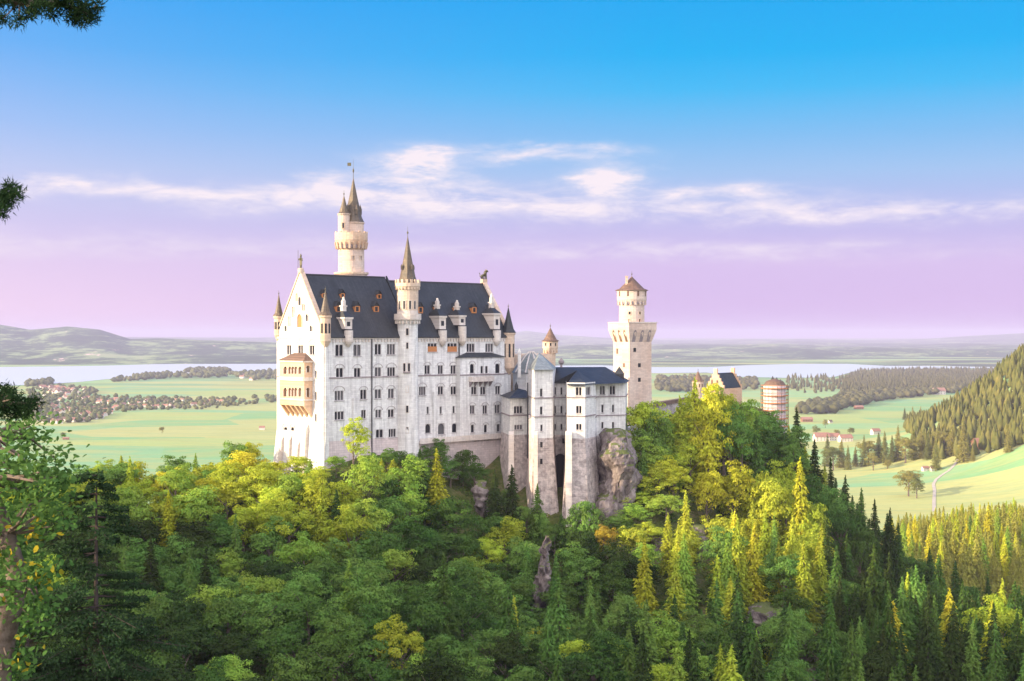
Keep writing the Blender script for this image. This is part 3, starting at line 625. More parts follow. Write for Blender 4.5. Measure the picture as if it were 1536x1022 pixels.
# tall stone dormers with slate hoods and chimneys
for px, ytop, yroof, ybox0, ybox1, w_ in [(522, 445, 468, 476, 494, 1.12), (663, 447, 464, 474, 494, 1.15), (692.5, 450, 466, 473, 488, 1.12), (744.5, 440, 463, 470, 494, 1.12)]:
    u = u_at(px, -.3); D = 330 + .679 * u - .2; zz = lambda y: -(y - HY) / F * D
    o = uvz(u, -.55, zz(ybox1)); d = MB(); H = zz(ybox0) - zz(ybox1)
    d.box(o - U3 * w_, U3 * 2 * w_, V3 * 6.0, Z3 * H)
    d.box(o - U3 * (w_ + .22) + Z3 * (H - .5) - V3 * .25, U3 * 2 * (w_ + .22), V3 * 5.5, Z3 * .5)
    dm = d.build('stone_dormer', M['trim'], pal)
    rr = MB(); base = [o - U3 * (w_ + .12) - V3 * .3, o + U3 * (w_ + .12) - V3 * .3, o + U3 * (w_ + .12) + V3 * 5.5, o - U3 * (w_ + .12) + V3 * 5.5]; base = [p + Z3 * (H + .003) for p in base]
    t = zz(yroof) - zz(ybox0); top = [o + Z3 * (H + t + .4) + V3 * 2.0 - U3 * .5, o + Z3 * (H + t + .4) + V3 * 2.0 + U3 * .5]
    rr.add(base + top, [(0, 1, 5, 4), (1, 2, 5), (2, 3, 4, 5), (3, 0, 4)]); rr.build('hood', M['slate'], dm)
    chm = MB(); zc = zz(ytop); z0 = (o.z + H + t - .8); cb = Vector((o.x, o.y, z0)) + V3 * 1.7
    chm.box(cb - U3 * .55, U3 * 1.1, V3 * 1.1, Z3 * (zc - z0) * .45); chm.box(cb - U3 * .72 - V3 * .17 + Z3 * (zc - z0) * .45, U3 * 1.44, V3 * 1.44, Z3 * .35)
    chm.box(cb - U3 * .42 + V3 * .1 + Z3 * (zc - z0) * .5, U3 * .84, V3 * .84, Z3 * (zc - z0) * .28); chm.lathe(cb.x + V3.x * .5, cb.y + V3.y * .5, [(.5, z0 + (zc - z0) * .78), (.28, z0 + (zc - z0) * .9), (.3, z0 + (zc - z0) * .95), (.05, zc)], 8)
    chm.build('ornamental_chimney', M['trim'], dm)
    pn = MB(); pn.quad(*[o - V3 * .012 + U3 * a * w_ * .45 + Z3 * H * b_ for a, b_ in ((-1, .25), (1, .25), (1, .62), (-1, .62))]); pn.build('pane', M['glass'], dm)
    ob = MB(); ob.lathe(o.x, o.y, [(.2, -3.0), (w_ * .7, -2.3), (w_, -1.6), (w_, -.5), (w_, zz(ybox1) - .3)], 12); ob.build('oriel_bracket', M['trim'], pal)
# corner turrets
def turret(px, v, u, r, ys, ycone, label=None, body='sand', root=None, cone='copper', n=12, win=True):
    root = root or pal
    x, y = UV(u, v); zz = lambda q: -(q - HY) / F * y
    z0, z1, z2 = zz(ys[0]), zz(ys[1]), zz(ycone)
    mb = MB(); mb.lathe(x, y, [(.15, z0 - 2.2), (r * .55, z0 - 1.2), (r * .95, z0 - .1), (r, z0), (r, z1 - .7), (r + .25, z1 - .55), (r + .25, z1 - .1), (r, z1)], n)
    t = mb.build('corner_turret', M[body], root)
    if win:
        for k in range(8):
            a = k * math.pi / 4 + .2; c = Vector((math.cos(a), math.sin(a), 0)); e = Vector((-c.y, c.x, 0)); o = Vector((x, y, z0 + (z1 - z0) * .3)) + c * (r * math.cos(math.pi / n) + .02 if n > 8 else r + .02)
            w2 = MB(); w2.box(o - e * .28 - c * .1, e * .56, c * .13, Z3 * (z1 - z0) * .38); w2.build('window', M['glass'], t)
    conical_roof('cone_roof', M[cone], t, x, y, r + .1, z1, z2, 10, 1.2); return t
turret(482.5, .2, .4, 1.35, (512, 473), 437, body='sand')
turret(421, GW - .3, .4, 1.15, (503, 474), 443, body='sand')
x_, y_ = UV(LEN, 0)
turret(766, .3, LEN - .6, 1.75, (552, 499), 462, body='sand', cone='slate')
turret(790, GW - .3, LEN - .6, 1.5, (545, 499), 465, body='sand', cone='slate')
# statues on the gable tops: a standard-bearing knight and a lion
kx = uvz(.2, RM, RZ1 + .9)
k_ = MB(); k_.lathe(kx.x, kx.y, [(.75, kx.z - .6), (.75, kx.z + .5), (.5, kx.z + .6)], 8); k_.build('pedestal', M['sand'], pal)
k_ = MB(); b0 = kx + Z3 * .6
for sg in (-1, 1): k_.tube([b0 + V3 * sg * .22, b0 + V3 * sg * .2 + Z3 * .8, b0 + V3 * sg * .13 + Z3 * 1.5], [.16, .19, .24], 8)
k_.tube([b0 + Z3 * 1.35, b0 + Z3 * 1.9, b0 + Z3 * 2.5, b0 + Z3 * 2.72], [.34, .33, .46, .18], 10)
k_.tube([b0 + Z3 * 2.7, b0 + Z3 * 2.85, b0 + Z3 * 3.1, b0 + Z3 * 3.35, b0 + Z3 * 3.7], [.13, .22, .27, .2, .03], 10)
k_.tube([b0 + Z3 * 2.5 + V3 * .42, b0 + Z3 * 2.1 + V3 * .85, b0 + Z3 * 2.5 + V3 * 1.2], [.16, .13, .1], 8); k_.tube([b0 + Z3 * 2.5 - V3 * .42, b0 + Z3 * 1.9 - V3 * .7, b0 + Z3 * 1.5 - V3 * .5 - U3 * .3], [.16, .13, .1], 8)
k_.tube([b0 + V3 * 1.25 + Z3 * .0, b0 + V3 * 1.2 + Z3 * 4.6], [.06, .05], 6)
k_.box(b0 - V3 * .95 + Z3 * .7 - U3 * .35, V3 * .8, U3 * .12, Z3 * 1.2); k_.build('knight_statue', M['bronze'], pal)
lx = uvz(LEN - .5, RM, RZ2 + .9); l_ = MB(); l_.box(lx - U3 * .9 - V3 * .5 - Z3 * .6, U3 * 1.8, V3 * 1.0, Z3 * 1.0); l_.build('pedestal', M['sand'], pal)
l_ = MB(); b0 = lx + Z3 * .4
l_.tube([b0 - U3 * 1.0 + Z3 * .5, b0 - U3 * .6 + Z3 * .95, b0 + Z3 * 1.25, b0 + U3 * .5 + Z3 * 1.7, b0 + U3 * .75 + Z3 * 2.2], [.3, .48, .45, .5, .38], 10)
l_.tube([b0 + U3 * .7 + Z3 * 2.1, b0 + U3 * .95 + Z3 * 2.45, b0 + U3 * 1.35 + Z3 * 2.35, b0 + U3 * 1.6 + Z3 * 2.25], [.5, .48, .28, .18], 10)
for sg in (-1, 1):
    l_.tube([b0 + U3 * .55 + V3 * sg * .28 + Z3 * 1.5, b0 + U3 * .7 + V3 * sg * .28 + Z3 * .7, b0 + U3 * .75 + V3 * sg * .28], [.24, .16, .16], 8)
    l_.tube([b0 - U3 * .6 + V3 * sg * .32 + Z3 * .8, b0 - U3 * .3 + V3 * sg * .34 + Z3 * .35, b0 - U3 * .6 + V3 * sg * .34 + Z3 * .1, b0 - U3 * .3 + V3 * sg * .34], [.3, .24, .15, .15], 8)
l_.tube([b0 - U3 * 1.0 + Z3 * .5, b0 - U3 * 1.5 + Z3 * .8, b0 - U3 * 1.45 + Z3 * 1.4, b0 - U3 * 1.7 + Z3 * 1.8], [.12, .09, .08, .14], 6)
l_.build('lion_statue', M['bronze'], pal)
# loggia on the west front (two storeys of arcades over sloping brackets)
def boxwall(p0, p1, z0, z1): return Wall(p0, p1, z0, z1)
LV0, LV1, LP = 5.2, 16.4, 2.5
zL = lambda y: -(y - HY) / F * 337.0
lt, lb = zL(541), zL(608)
f_ = boxwall(UV(-LP, LV1), UV(-LP, LV0), lb, lt); s_ = boxwall(UV(-LP, LV0), UV(0, LV0), lb, lt); n_ = boxwall(UV(0, LV1), UV(-LP, LV1), lb, lt)
for x0, x1 in [(425, 430.5), (432.5, 436.5), (437, 441), (441.5, 445.5), (447.5, 452)]:
    for y0, y1 in [(550, 561), (582, 595)]: f_.w(x0, x1, y0, y1, 1, False, False)
for y0, y1 in [(549, 559), (582, 596)]: s_.w(459.5, 464.5, y0, y1, 1, False, False)
mb = MB()
for w_ in (f_, s_, n_): w_.body(mb)
lg = mb.build('loggia', M['loggia'], pal)
for w_ in (f_, s_):
    for a0, a1, z0, z1, *_r in w_.win:
        pn = MB(); pn.quad(w_.P(a0, z0, -.5), w_.P(a1, z0, -.5), w_.P(a1, z1, -.5), w_.P(a0, z1, -.5)); pn.build('arch_opening', M['brown_tile'], lg)  # brown sheet stands in for the dim, orange-lit loggia interior
        fr = MB(); r = (a1 - a0) / 2; cx = (a0 + a1) / 2
        for t in range(8):
            t0 = math.pi * t / 8; t1 = math.pi * (t + 1) / 8; A = (cx - r * math.cos(t0), z1 - r + r * math.sin(t0)); B = (cx - r * math.cos(t1), z1 - r + r * math.sin(t1))
            fr.quad(w_.P(A[0], A[1], -.05), w_.P(B[0], B[1], -.05), w_.P(B[0], z1, -.05), w_.P(A[0], z1, -.05))
        for sg in (a0, a1): fr.lathe(*w_.P(sg, 0, .0).xy, [(.16, z0), (.12, z0 + .2), (.12, z1 - r - .2), (.17, z1 - r)], 8)
        fr.build('arch_frame', M['trim'], lg)
for zz_, hh_, oo_ in ((zL(571), .9, .22), (zL(600), .35, .22), (lt - .4, .4, .3)):
    bb = MB()
    for w_ in (f_, s_, n_): w_.band(bb, zz_, hh_, oo_)
    bb.build('moulding', M['trim'], lg)
rr = MB(); a, b_, c, d = [uvz(*t) for t in ((-LP - .4, LV1 + .4, lt + .003), (-LP - .4, LV0 - .4, lt + .003), (-.01, LV0 - .4, lt + .003), (-.01, LV1 + .4, lt + .003))]
e, f2 = uvz(-.01, LV0 + 3, lt + 1.9), uvz(-.01, LV1 - 3, lt + 1.9); rr.add([a, b_, c, d, e, f2], [(0, 1, 4, 5), (1, 2, 4), (3, 0, 5), (0, 3, 2, 1)]); rr.build('loggia_roof', M['brown_tile'], lg)
for k in range(6):
    v = LV0 + .1 + k * (LV1 - LV0 - .8) / 5; br = MB(); lo = zL(626)
    br.add([uvz(-LP + .1, v, lb), uvz(-.01, v, lb), uvz(-.01, v, lo), uvz(-LP + .1, v + .6, lb), uvz(-.01, v + .6, lb), uvz(-.01, v + .6, lo)], [(0, 1, 2), (5, 4, 3), (0, 2, 5, 3), (0, 3, 4, 1)]); br.build('bracket', M['loggia'], lg)
# buttresses under the west front
for px, yt, wd in [(461, 643, 1.6), (449, 668, 1.3), (437, 660, 1.2), (425, 660, 1.2)]:
    v, zt = on_gable(px, yt); bt = MB(); o = uvz(0, v + wd / 2, BASE)
    bt.add([o - U3 * 2.4, o - V3 * wd - U3 * 2.4, o - V3 * wd, o, Vector((o.x, o.y, zt)) - U3 * .9, Vector((o.x, o.y, zt)) - V3 * wd - U3 * .9, Vector((o.x, o.y, zt + 1.5)) - V3 * wd + U3 * .05, Vector((o.x, o.y, zt + 1.5)) + U3 * .05],
           [(0, 1, 5, 4), (1, 2, 6, 5), (3, 0, 4, 7), (4, 5, 6, 7)]); bt.build('buttress', M['trim'], pal)
# projecting bay of the south front, its roof, and balcony
BP = 1.6; au = u_at(690, -BP); bu = u_at(756, -BP); zr = -(536 - HY) / F * 366
bS = Wall(UV(au, -BP), UV(bu, -BP), BASE, zr)
for t in [(705, 711.5, 546, 560, 1, 1), (721, 725, 549, 560, 1, 0), (728, 732, 549, 560, 1, 0), (743, 750, 545.5, 560, 1, 1), (707, 715, 580, 592, 2, 0), (720.5, 728.5, 580, 592, 2, 0), (743, 750.5, 579, 591.5, 2, 1),
          (705, 712, 608, 621, 2, 1), (724, 731, 608, 621, 2, 1), (742, 750, 607, 620, 2, 1), (706.5, 711.5, 637, 649, 1, 1), (726, 731, 637, 649, 1, 1), (745, 750.5, 636, 648, 1, 1)]:
    bS.w(*t[:4], t[4], bool(t[5]))
bL = Wall(UV(au, 0), UV(au, -BP), BASE, zr); bR = Wall(UV(bu, -BP), UV(bu, 0), BASE, zr)
mb = MB()
for w_ in (bL, bS, bR): w_.body(mb)
bay = mb.build('bay', M['white'], pal); bS.windows(pal, M['winframe'], M['glass'])
zb_ = bS.at(720, 563)[1]; mb = MB(); bS.band(mb, zb_, .3, .16); mb.build('string_course', M['dark_trim'], bay)
rr = MB(); a, b_, c, d = [uvz(*t) for t in ((au - .5, -BP - .5, zr), (bu + .5, -BP - .5, zr), (bu + .5, -.01, zr), (au - .5, -.01, zr))]
e, f2 = uvz(au + 3.5, -.01, zr + 1.3), uvz(bu - 3.5, -.01, zr + 1.3); rr.add([a, b_, c, d, e, f2], [(0, 1, 5, 4), (1, 2, 5), (3, 0, 4), (0, 3, 2, 1)]); rr.build('bay_roof', M['slate'], bay)
a0, zb0 = bS.at(703, 574); a1, zb1 = bS.at(736, 566)
bl = MB(); bl.box(bS.P(a0, zb0 + .2, 1.5), bS.d * (a1 - a0), bS.n * -1.5, (0, 0, .3)); bl.box(bS.P(a0, zb0 + .5, 1.5), bS.d * (a1 - a0), bS.n * -.2, (0, 0, 1.1))
for sg in (a0, a1 - .2): bl.box(bS.P(sg, zb0 + .5, 1.3), bS.d * .2, bS.n * -1.3, (0, 0, 1.1))
bal = bl.build('balcony', M['trim'], pal)
for k in range(5):
    o = a0 + .2 + k * (a1 - a0 - .8) / 4; br = MB(); br.add([bS.P(o, zb0 + .2, 1.3), bS.P(o, zb0 + .2, 0), bS.P(o, zb0 - 1.2, 0), bS.P(o + .4, zb0 + .2, 1.3), bS.P(o + .4, zb0 + .2, 0), bS.P(o + .4, zb0 - 1.2, 0)], [(0, 2, 1), (3, 4, 5), (0, 3, 5, 2), (0, 1, 4, 3)]); br.build('bracket', M['dark_trim'], bal)
# terrace walkway along the foot of the front
tu0, tu1 = u_at(629, -3), u_at(757, -3.5); zt = -(660 - HY) / F * 360
te = MB(); te.box(uvz(tu0, -3.6, zt), U3 * (tu1 - tu0), V3 * 3.6, Z3 * .5); te.box(uvz(tu0, -3.6, zt + .5), U3 * (tu1 - tu0), V3 * .3, Z3 * .9); ter = te.build('terrace', M['trim'], pal)
for k in range(9):
    o = tu1 - .9 - k * 1.15; br = MB(); br.add([uvz(o, -3.5, zt), uvz(o, 0, zt), uvz(o, 0, zt - 1.8), uvz(o + .5, -3.5, zt), uvz(o + .5, 0, zt), uvz(o + .5, 0, zt - 1.8)], [(0, 1, 2), (5, 4, 3), (0, 2, 5, 3), (0, 3, 4, 1)]); br.build('bracket', M['plinth'], ter)
tw = MB(); tw.box(uvz(tu0, -2.4, BASE), U3 * (tu1 - tu0), V3 * 2.3, Z3 * (zt - BASE)); tw.build('retaining_wall', M['plinth_light'], ter)

# ------------------------------------------------------------------ stair tower on the south front
ux = u_at(611.5, -.6); sx, sy = UV(ux, -.6); zs = lambda y: -(y - HY) / F * sy
stt = thing('stair_tower', (sx, sy, -38), 'slender white stair tower with crenellated top and pointed copper spire on the south front', 'tower')
mb = MB(); mb.lathe(sx, sy, [(3.5, BASE), (3.2, zs(690)), (2.85, zs(640)), (2.7, zs(560)), (2.62, zs(492)), (2.7, zs(487)), (3.2, zs(481))], 24); sh_ = mb.build('shaft', M['white'], stt)
mb = MB(); mb.lathe(sx, sy, [(3.2, zs(481)), (3.55, zs(480)), (3.55, zs(471)), (3.35, zs(471)), (3.3, zs(478)), (2.75, zs(478)), (2.75, zs(466))], 24); mb.ring_boxes(sx, sy, 2.7, zs(486), zs(481), 20, .35, .6); mb.build('balcony', M['trim'], stt)
mb = MB(); mb.lathe(sx, sy, [(2.75, zs(466)), (2.8, zs(436)), (3.1, zs(432)), (3.3, zs(430)), (3.3, zs(425)), (2.6, zs(425))], 24); mb.ring_boxes(sx, sy, 2.95, zs(425), zs(420), 16, .6, .35); mb.ring_boxes(sx, sy, 2.75, zs(435), zs(431), 22, .35, .45)
mb.build('upper_drum', M['sand'], stt)
conical_roof('spire', M['copper'], stt, sx, sy, 2.5, zs(425), zs(356), 8, 2.8, .1)
for k in range(4):
    a = k * math.pi / 2 - .9; mb = MB(); c = Vector((sx + 1.85 * math.cos(a), sy + 1.85 * math.sin(a), zs(405))); mb.box(c - Vector((.25, .25, 0)), (.5, 0, 0), (0, .5, 0), (0, 0, .8)); mb.lathe(c.x, c.y, [(.42, c.z + .8), (.02, c.z + 1.5)], 4, .785); mb.build('spire_dormer', M['copper'], stt)
def slit(root, cx, cy, r, ang, z0, z1, w=.5, m='glass', frame=True, mf='trim'):
    c = Vector((math.sin(ang), -math.cos(ang), 0)); e = Vector((c.y, -c.x, 0)) * -1; o = Vector((cx, cy, z0)) + c * (r - .06)
    fr = MB()
    for sg in (-1, 1): fr.box(o + e * sg * (w / 2 + .06) - e * .06, e * .12, c * .13, Z3 * (z1 - z0))
    fr.box(o - e * (w / 2 + .12) - Z3 * .12, e * (w + .24), c * .18, Z3 * .12); fr.box(o - e * (w / 2 + .12) + Z3 * (z1 - z0), e * (w + .24), c * .14, Z3 * .12)
    wv = fr.build('window', M[mf], root); pn = MB(); pn.box(o - e * w / 2 - c * .1, e * w, c * .16, Z3 * (z1 - z0)); pn.build('pane', M[m], wv)
va = math.atan2(-sx, sy) * -1
for y0, y1, w_ in [(493, 503, .6), (514, 523, .5), (545, 557, .55), (579, 588, .55), (608, 618, .55), (640, 649, .55)]:
    for dx_ in ((-.22, .22) if y0 == 545 else (.06,)): slit(stt, sx, sy, 2.7 + (y0 > 600) * .15, dx_ - .1 + .08, zs(y1), zs(y0), w_)
for dx_ in (-.75, -.25, .3, .8): slit(stt, sx, sy, 2.78, dx_, zs(464), zs(452), .5)
hd = MB(); hd.box((sx - .95, sy - 3.15, zs(559)), (1.9, 0, 0), (0, .6, 0), (0, 0, .3)); hd.build('sill', M['dark_trim'], stt)

# ------------------------------------------------------------------ tall round tower behind the roof
ux = u_at(527, 21.5); tx, ty = UV(ux, 21.5); zt_ = lambda y: -(y - HY) / F * ty
tt = thing('round_tower', (tx, ty, -34), 'tallest tower, round and cream with a corbelled gallery and a grey-green spire, behind the roof', 'tower')
mb = MB(); mb.lathe(tx, ty, [(4.0, -50), (3.9, zt_(420)), (4.3, zt_(415)), (4.3, zt_(411)), (3.55, zt_(410)), (3.5, zt_(376))], 28); mb.build('shaft', M['tower'], tt)
mb = MB(); mb.lathe(tx, ty, [(4.7, zt_(412)), (4.7, zt_(409)), (3.55, zt_(409))], 28); mb.build('ledge', M['sand'], tt)
mb = MB(); mb.lathe(tx, ty, [(3.4, zt_(376)), (4.25, zt_(364)), (4.45, zt_(361)), (4.45, zt_(350)), (4.2, zt_(350)), (4.2, zt_(357)), (3.0, zt_(357))], 28)
mb.ring_boxes(tx, ty, 3.45, zt_(374), zt_(364), 20, .55, .8, tilt=.35); mb.ring_boxes(tx, ty, 4.2, zt_(350), zt_(348), 14, .8, .25); gl = mb.build('gallery', M['sand'], tt)
for k in range(20):
    a = (k + .5) * 2 * math.pi / 20; c = Vector((math.cos(a), math.sin(a), 0)); e = Vector((-c.y, c.x, 0)); o = Vector((tx, ty, zt_(373))) + c * 3.5; q1 = MB(); q1.box(o - e * .25, e * .5, c * .45, Z3 * 1.2); q1.build('corbel_arch', M['dark_trim'], gl)
mb = MB(); mb.lathe(tx + .5, ty + .3, [(2.9, zt_(358)), (2.85, zt_(337)), (3.1, zt_(335)), (3.1, zt_(334))], 16); mb.build('upper_drum', M['tower'], tt)
conical_roof('spire', M['copper'], tt, tx + .5, ty + .3, 2.85, zt_(335), zt_(268), 8, 5.2, .2)
for k, (a, s_h) in enumerate([(-1.0, 1.0), (-2.4, 1.0), (.3, .9)]):
    c = Vector((tx + .5 + 1.9 * math.cos(a), ty + .3 + 1.9 * math.sin(a), zt_(322))); mb = MB(); mb.box(c - Vector((.4, .4, 0)), (.8, 0, 0), (0, .8, 0), (0, 0, 1.3)); mb.lathe(c.x, c.y, [(.65, c.z + 1.3), (.02, c.z + 2.8)], 4, .785); mb.build('spire_dormer', M['copper'], tt)
qx, qy = tx - 1.75, ty - 2.0
mb = MB(); mb.lathe(qx, qy, [(.3, zt_(379)), (1.3, zt_(366)), (1.55, zt_(360)), (1.6, zt_(358)), (1.6, zt_(325)), (1.8, zt_(323)), (1.8, zt_(322))], 16); st2 = mb.build('side_turret', M['tower'], tt)
conical_roof('cone_roof', M['copper'], st2, qx, qy, 1.6, zt_(323), zt_(296), 10, 1.6, .2)
slit(tt, qx, qy, 1.6, .0, zt_(344), zt_(336), .5, mf='sand')
for a, y0, y1 in [(.25, 385, 391), (.27, 402, 408), (.9, 385, 391), (1.0, 402, 408)]: slit(tt, tx, ty, 3.5, a, zt_(y1), zt_(y0), .7, mf='sand')
vn = MB(); vn.box((tx - .1, ty + .28, zt_(249)), (-1.0, 0, 0), (0, .06, 0), (0, 0, .9)); vn.build('weather_vane', M['bronze'], tt)

# ------------------------------------------------------------------ lower south wing (bower)
def PT(px, D): return (px2(px, D), D)
kem = thing('bower_building', (*PT(850, 352), -40), 'lower white wing on tall stone foundations between palace and square tower', 'castle wing')
def blk(segs, ztop, zpl, root, plroot=None, bands=()):
    """walls from a chain of plan points: (p0,p1,[windows])"""
    ws = []; mb = MB(); pb = MB(); bm_ = MB()
    for p0, p1, wins in segs:
        w_ = Wall(p0, p1, zpl, ztop)
        for t in wins: w_.w(*t)
        w_.body(mb); ws.append(w_)
        n = w_.n * .12
        batter(Wall(p0, p1, zpl, ztop), zpl + .0, -62, 2.2, pb, 0, w_.L)
        for y in bands: bm_.box(w_.P(-.1, y, .22), w_.d * (w_.L + .2), w_.n * -.217, (0, 0, .28))
    a = mb.build('wall', M['white'], root); b2 = pb.build('foundation', M['plinth'], root)
    if bands: bm_.build('string_course', M['dark_trim'], root)
    for w_ in ws: w_.windows(root, M['winframe'], M['glass'])
    return ws
zk = lambda y, D=348: -(y - HY) / F * D
ZP = zk(655)
wsA = blk([(PT(752, 366), PT(765, 352), []), (PT(765, 352), PT(796, 356), [(771, 784, 609, 620.5, 3), (771.5, 784, 637, 645, 3)])], zk(597, 354), ZP, kem, bands=(zk(626),))
wsB = blk([(PT(792, 356), PT(801.5, 342), []), (PT(801.5, 342), PT(829, 344), [(810, 814, 583, 595, 1), (810, 814, 610, 622, 1), (810.5, 814, 637, 647, 1)]), (PT(829, 344), PT(834, 362), [])], zk(555, 342), ZP, kem, bands=(zk(598, 343), zk(626, 343)))
wsC = blk([(PT(829.5, 354), PT(851.5, 354), [(831.2, 834.2, 581, 592, 1), (840.5, 843.8, 581, 592, 1), (831.2, 834.2, 609, 620, 1), (840.5, 843.8, 609, 620, 1), (831.2, 834.2, 636, 645, 1), (840.5, 843.8, 636, 645, 1)])], zk(575, 354), ZP, kem, bands=(zk(597, 354), zk(625, 354)))
wsD = blk([(PT(847, 362), PT(851, 342), []), (PT(851, 342), PT(877.5, 341), [(863.5, 872.5, 581, 593, 2), (864, 872.5, 609, 620, 2), (864, 872.5, 636, 645, 2)]), (PT(877.5, 341), PT(893, 348), [(879.5, 886, 580, 593, 2)])], zk(574, 342), ZP, kem, bands=(zk(597, 342), zk(625, 342)))
wsE = blk([(PT(893, 348), PT(895, 355), []), (PT(895, 355), PT(938, 358), [(899.5, 907.5, 579, 592, 2), (914.5, 923, 579, 592, 2), (902, 905.5, 607, 619, 1), (918, 921.5, 607, 618.5, 1), (902, 905.5, 633, 643, 1), (918, 921.5, 633, 643, 1)]), (PT(938, 358), PT(941, 372), [])], zk(575, 356), ZP - .3, kem, bands=(zk(596, 356), zk(624, 356)))
# eaves and roofs of the wing
rr = MB(); z0 = zk(575, 354) - .003; r0 = zk(551, 362)
fp = [PT(828, 353), PT(850, 353), PT(850.5, 341), PT(878, 340), PT(894, 347), PT(940.5, 356), PT(944, 376), PT(826, 374)]
rr.add([(x, y, z0) for x, y in fp] + [(*PT(833, 363), r0), (*PT(908, 365), r0)] + [(*PT(866, 352), r0 - .6)],
       [(0, 1, 10, 8), (1, 2, 10), (2, 3, 10), (3, 4, 10), (4, 9, 8, 10), (4, 5, 9), (5, 6, 9), (6, 7, 8, 9), (7, 0, 8)])
rr.build('roof', M['slate'], kem)
gx, gy = PT(929, 362); mb = MB(); mb.box((gx - 1.2, gy - 1.2, z0), (2.4, 0, 0), (0, 2.4, 0), (0, 0, 2.2)); mb.lathe(gx, gy, [(1.9, z0 + 2.2), (.05, zk(550, 362))], 4, .785); mb.build('roof_turret', M['slate'], kem)
fx = MB(); x, y = PT(842, 365); fx.lathe(x, y, [(.3, r0 - .5), (.3, zk(547, 365)), (.75, zk(545, 365)), (.8, zk(542, 365)), (.05, zk(537, 365))], 8); fx.build('roof_vent', M['dark_trim'], kem)
zb1 = zk(555, 342); rr = MB(); c = [(*PT(790.5, 357), zb1), (*PT(800.5, 340.8), zb1), (*PT(831, 343), zb1), (*PT(835, 363), zb1), (*PT(812, 368), zb1)]; ap = (*PT(809, 353), zk(529, 353))
rr.add(c + [ap], [(i, (i + 1) % 5, 5) for i in range(5)]); rr.build('tower_roof', M['lead'], kem)
za1 = zk(597, 354); rr = MB(); c = [(*PT(749.5, 367), za1), (*PT(763.5, 350), za1), (*PT(795, 354.5), za1), (*PT(795, 368), za1)]; rr.add(c + [(*PT(777, 361), zk(583, 361)), (*PT(789, 363), zk(586, 361))], [(0, 1, 4), (1, 2, 5, 4), (2, 3, 5), (3, 0, 4, 5)]); rr.build('annex_roof', M['slate'], kem)
cw = MB(); x, y = PT(774.5, 361); cw.lathe(x, y, [(.5, zk(590, 361)), (.5, zk(579, 361)), (.05, zk(573, 361))], 6); cw.build('chimney', M['slate'], kem)
# archway between the foundations, a flat dark sheet for the shade inside
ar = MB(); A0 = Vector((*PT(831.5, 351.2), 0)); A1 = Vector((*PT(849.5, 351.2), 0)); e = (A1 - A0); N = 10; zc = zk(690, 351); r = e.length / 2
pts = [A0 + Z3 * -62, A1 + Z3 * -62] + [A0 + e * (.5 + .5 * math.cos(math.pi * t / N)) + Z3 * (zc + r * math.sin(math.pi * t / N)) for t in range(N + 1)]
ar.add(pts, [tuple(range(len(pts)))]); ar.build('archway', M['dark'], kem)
# buttresses on the foundations
for px, D, wd, yt in [(767, 350.5, 1.4, 652), (797, 348, 1.3, 628), (803.5, 340.5, 1.0, 652), (853, 340, 1.6, 652)]:
    x, y = PT(px, D); bt = MB(); zt2 = zk(yt, D)
    bt.add([(x - wd / 2, y - 2.6, -60), (x + wd / 2, y - 2.6, -60), (x + wd / 2, y + 1.2, -60), (x - wd / 2, y + 1.2, -60), (x - wd / 2, y - .5, zt2), (x + wd / 2, y - .5, zt2), (x + wd / 2, y + 1.2, zt2 + .8), (x - wd / 2, y + 1.2, zt2 + .8)],
           [(0, 1, 5, 4), (1, 2, 6, 5), (3, 0, 4, 7), (4, 5, 6, 7)]); bt.build('buttress', M['trim'], kem)
for px in (829.5, 850.8, 791.5):
    x, y = PT(px, 352); dp = MB(); dp.tube([(x, y, zk(575)), (x, y, zk(690))], [.17, .17], 6); dp.build('downpipe', M['metal'], kem)
for px in (812, 812):
    pass
for px, py in ((812, 667), (812, 692), (845, 661)):
    x, y = PT(px, 341 if px < 830 else 352.4); mb = MB(); D = y; mb.box((x - .3, y - .9, zk(py + 4, D)), (.6, 0, 0), (0, 1, 0), (0, 0, 1.3)); mb.build('loophole', M['dark'], kem)
# link building with apsidal roof and its small round turret, behind the wing
lk = thing('link_building', (*PT(795, 378), -34), 'pale grey half-round roof with light ribs beside the palace end, behind the lower wing', 'castle wing')
x, y = PT(797, 380); zz = lambda q: -(q - HY) / F * 380
mb = MB(); mb.lathe(x, y, [(5.2, -48), (5.2, zz(559))], 10); mb.box((x - 1, y - 3, -48), (9, 0, 0), (0, 7, 0), (0, 0, zz(559) + 48)); mb.build('wall', M['white'], lk)
mb = MB(); mb.lathe(x, y, [(5.7, zz(559)), (4.0, zz(546)), (2.2, zz(535)), (.6, zz(528))], 10); rl = mb.build('roof', M['lead'], lk)
rb = MB()
for k in range(10):
    a = 2 * math.pi * k / 10; rb.tube([(x + r_ * math.cos(a), y + r_ * math.sin(a), z_ + .08) for r_, z_ in ((5.7, zz(559)), (4.0, zz(546)), (2.2, zz(535)), (.6, zz(528)))], [.2] * 4, 5)
rb.build('roof_rib', M['trim'], rl)
x2, y2 = PT(779, 372); mb = MB(); mb.box((x2 - .45, y2 - .45, zz(565)), (.9, 0, 0), (0, .9, 0), (0, 0, zz(529) - zz(565))); mb.lathe(x2, y2, [(.75, zz(529)), (.6, zz(527)), (.05, zz(522))], 4, .785); mb.build('chimney', M['white'], lk)
x3, y3 = PT(788, 384); zz3 = lambda q: -(q - HY) / F * 384
mb = MB(); mb.box((x3 - 5, y3, -48), (12, 0, 0), (0, 8, 0), (0, 0, zz3(532) + 48)); mb.build('rear_wall', M['sand'], lk)
srt = thing('round_turret', (*PT(825, 400), -34), 'small round sand-coloured turret with brown cone roof rising behind the lower wing', 'tower')
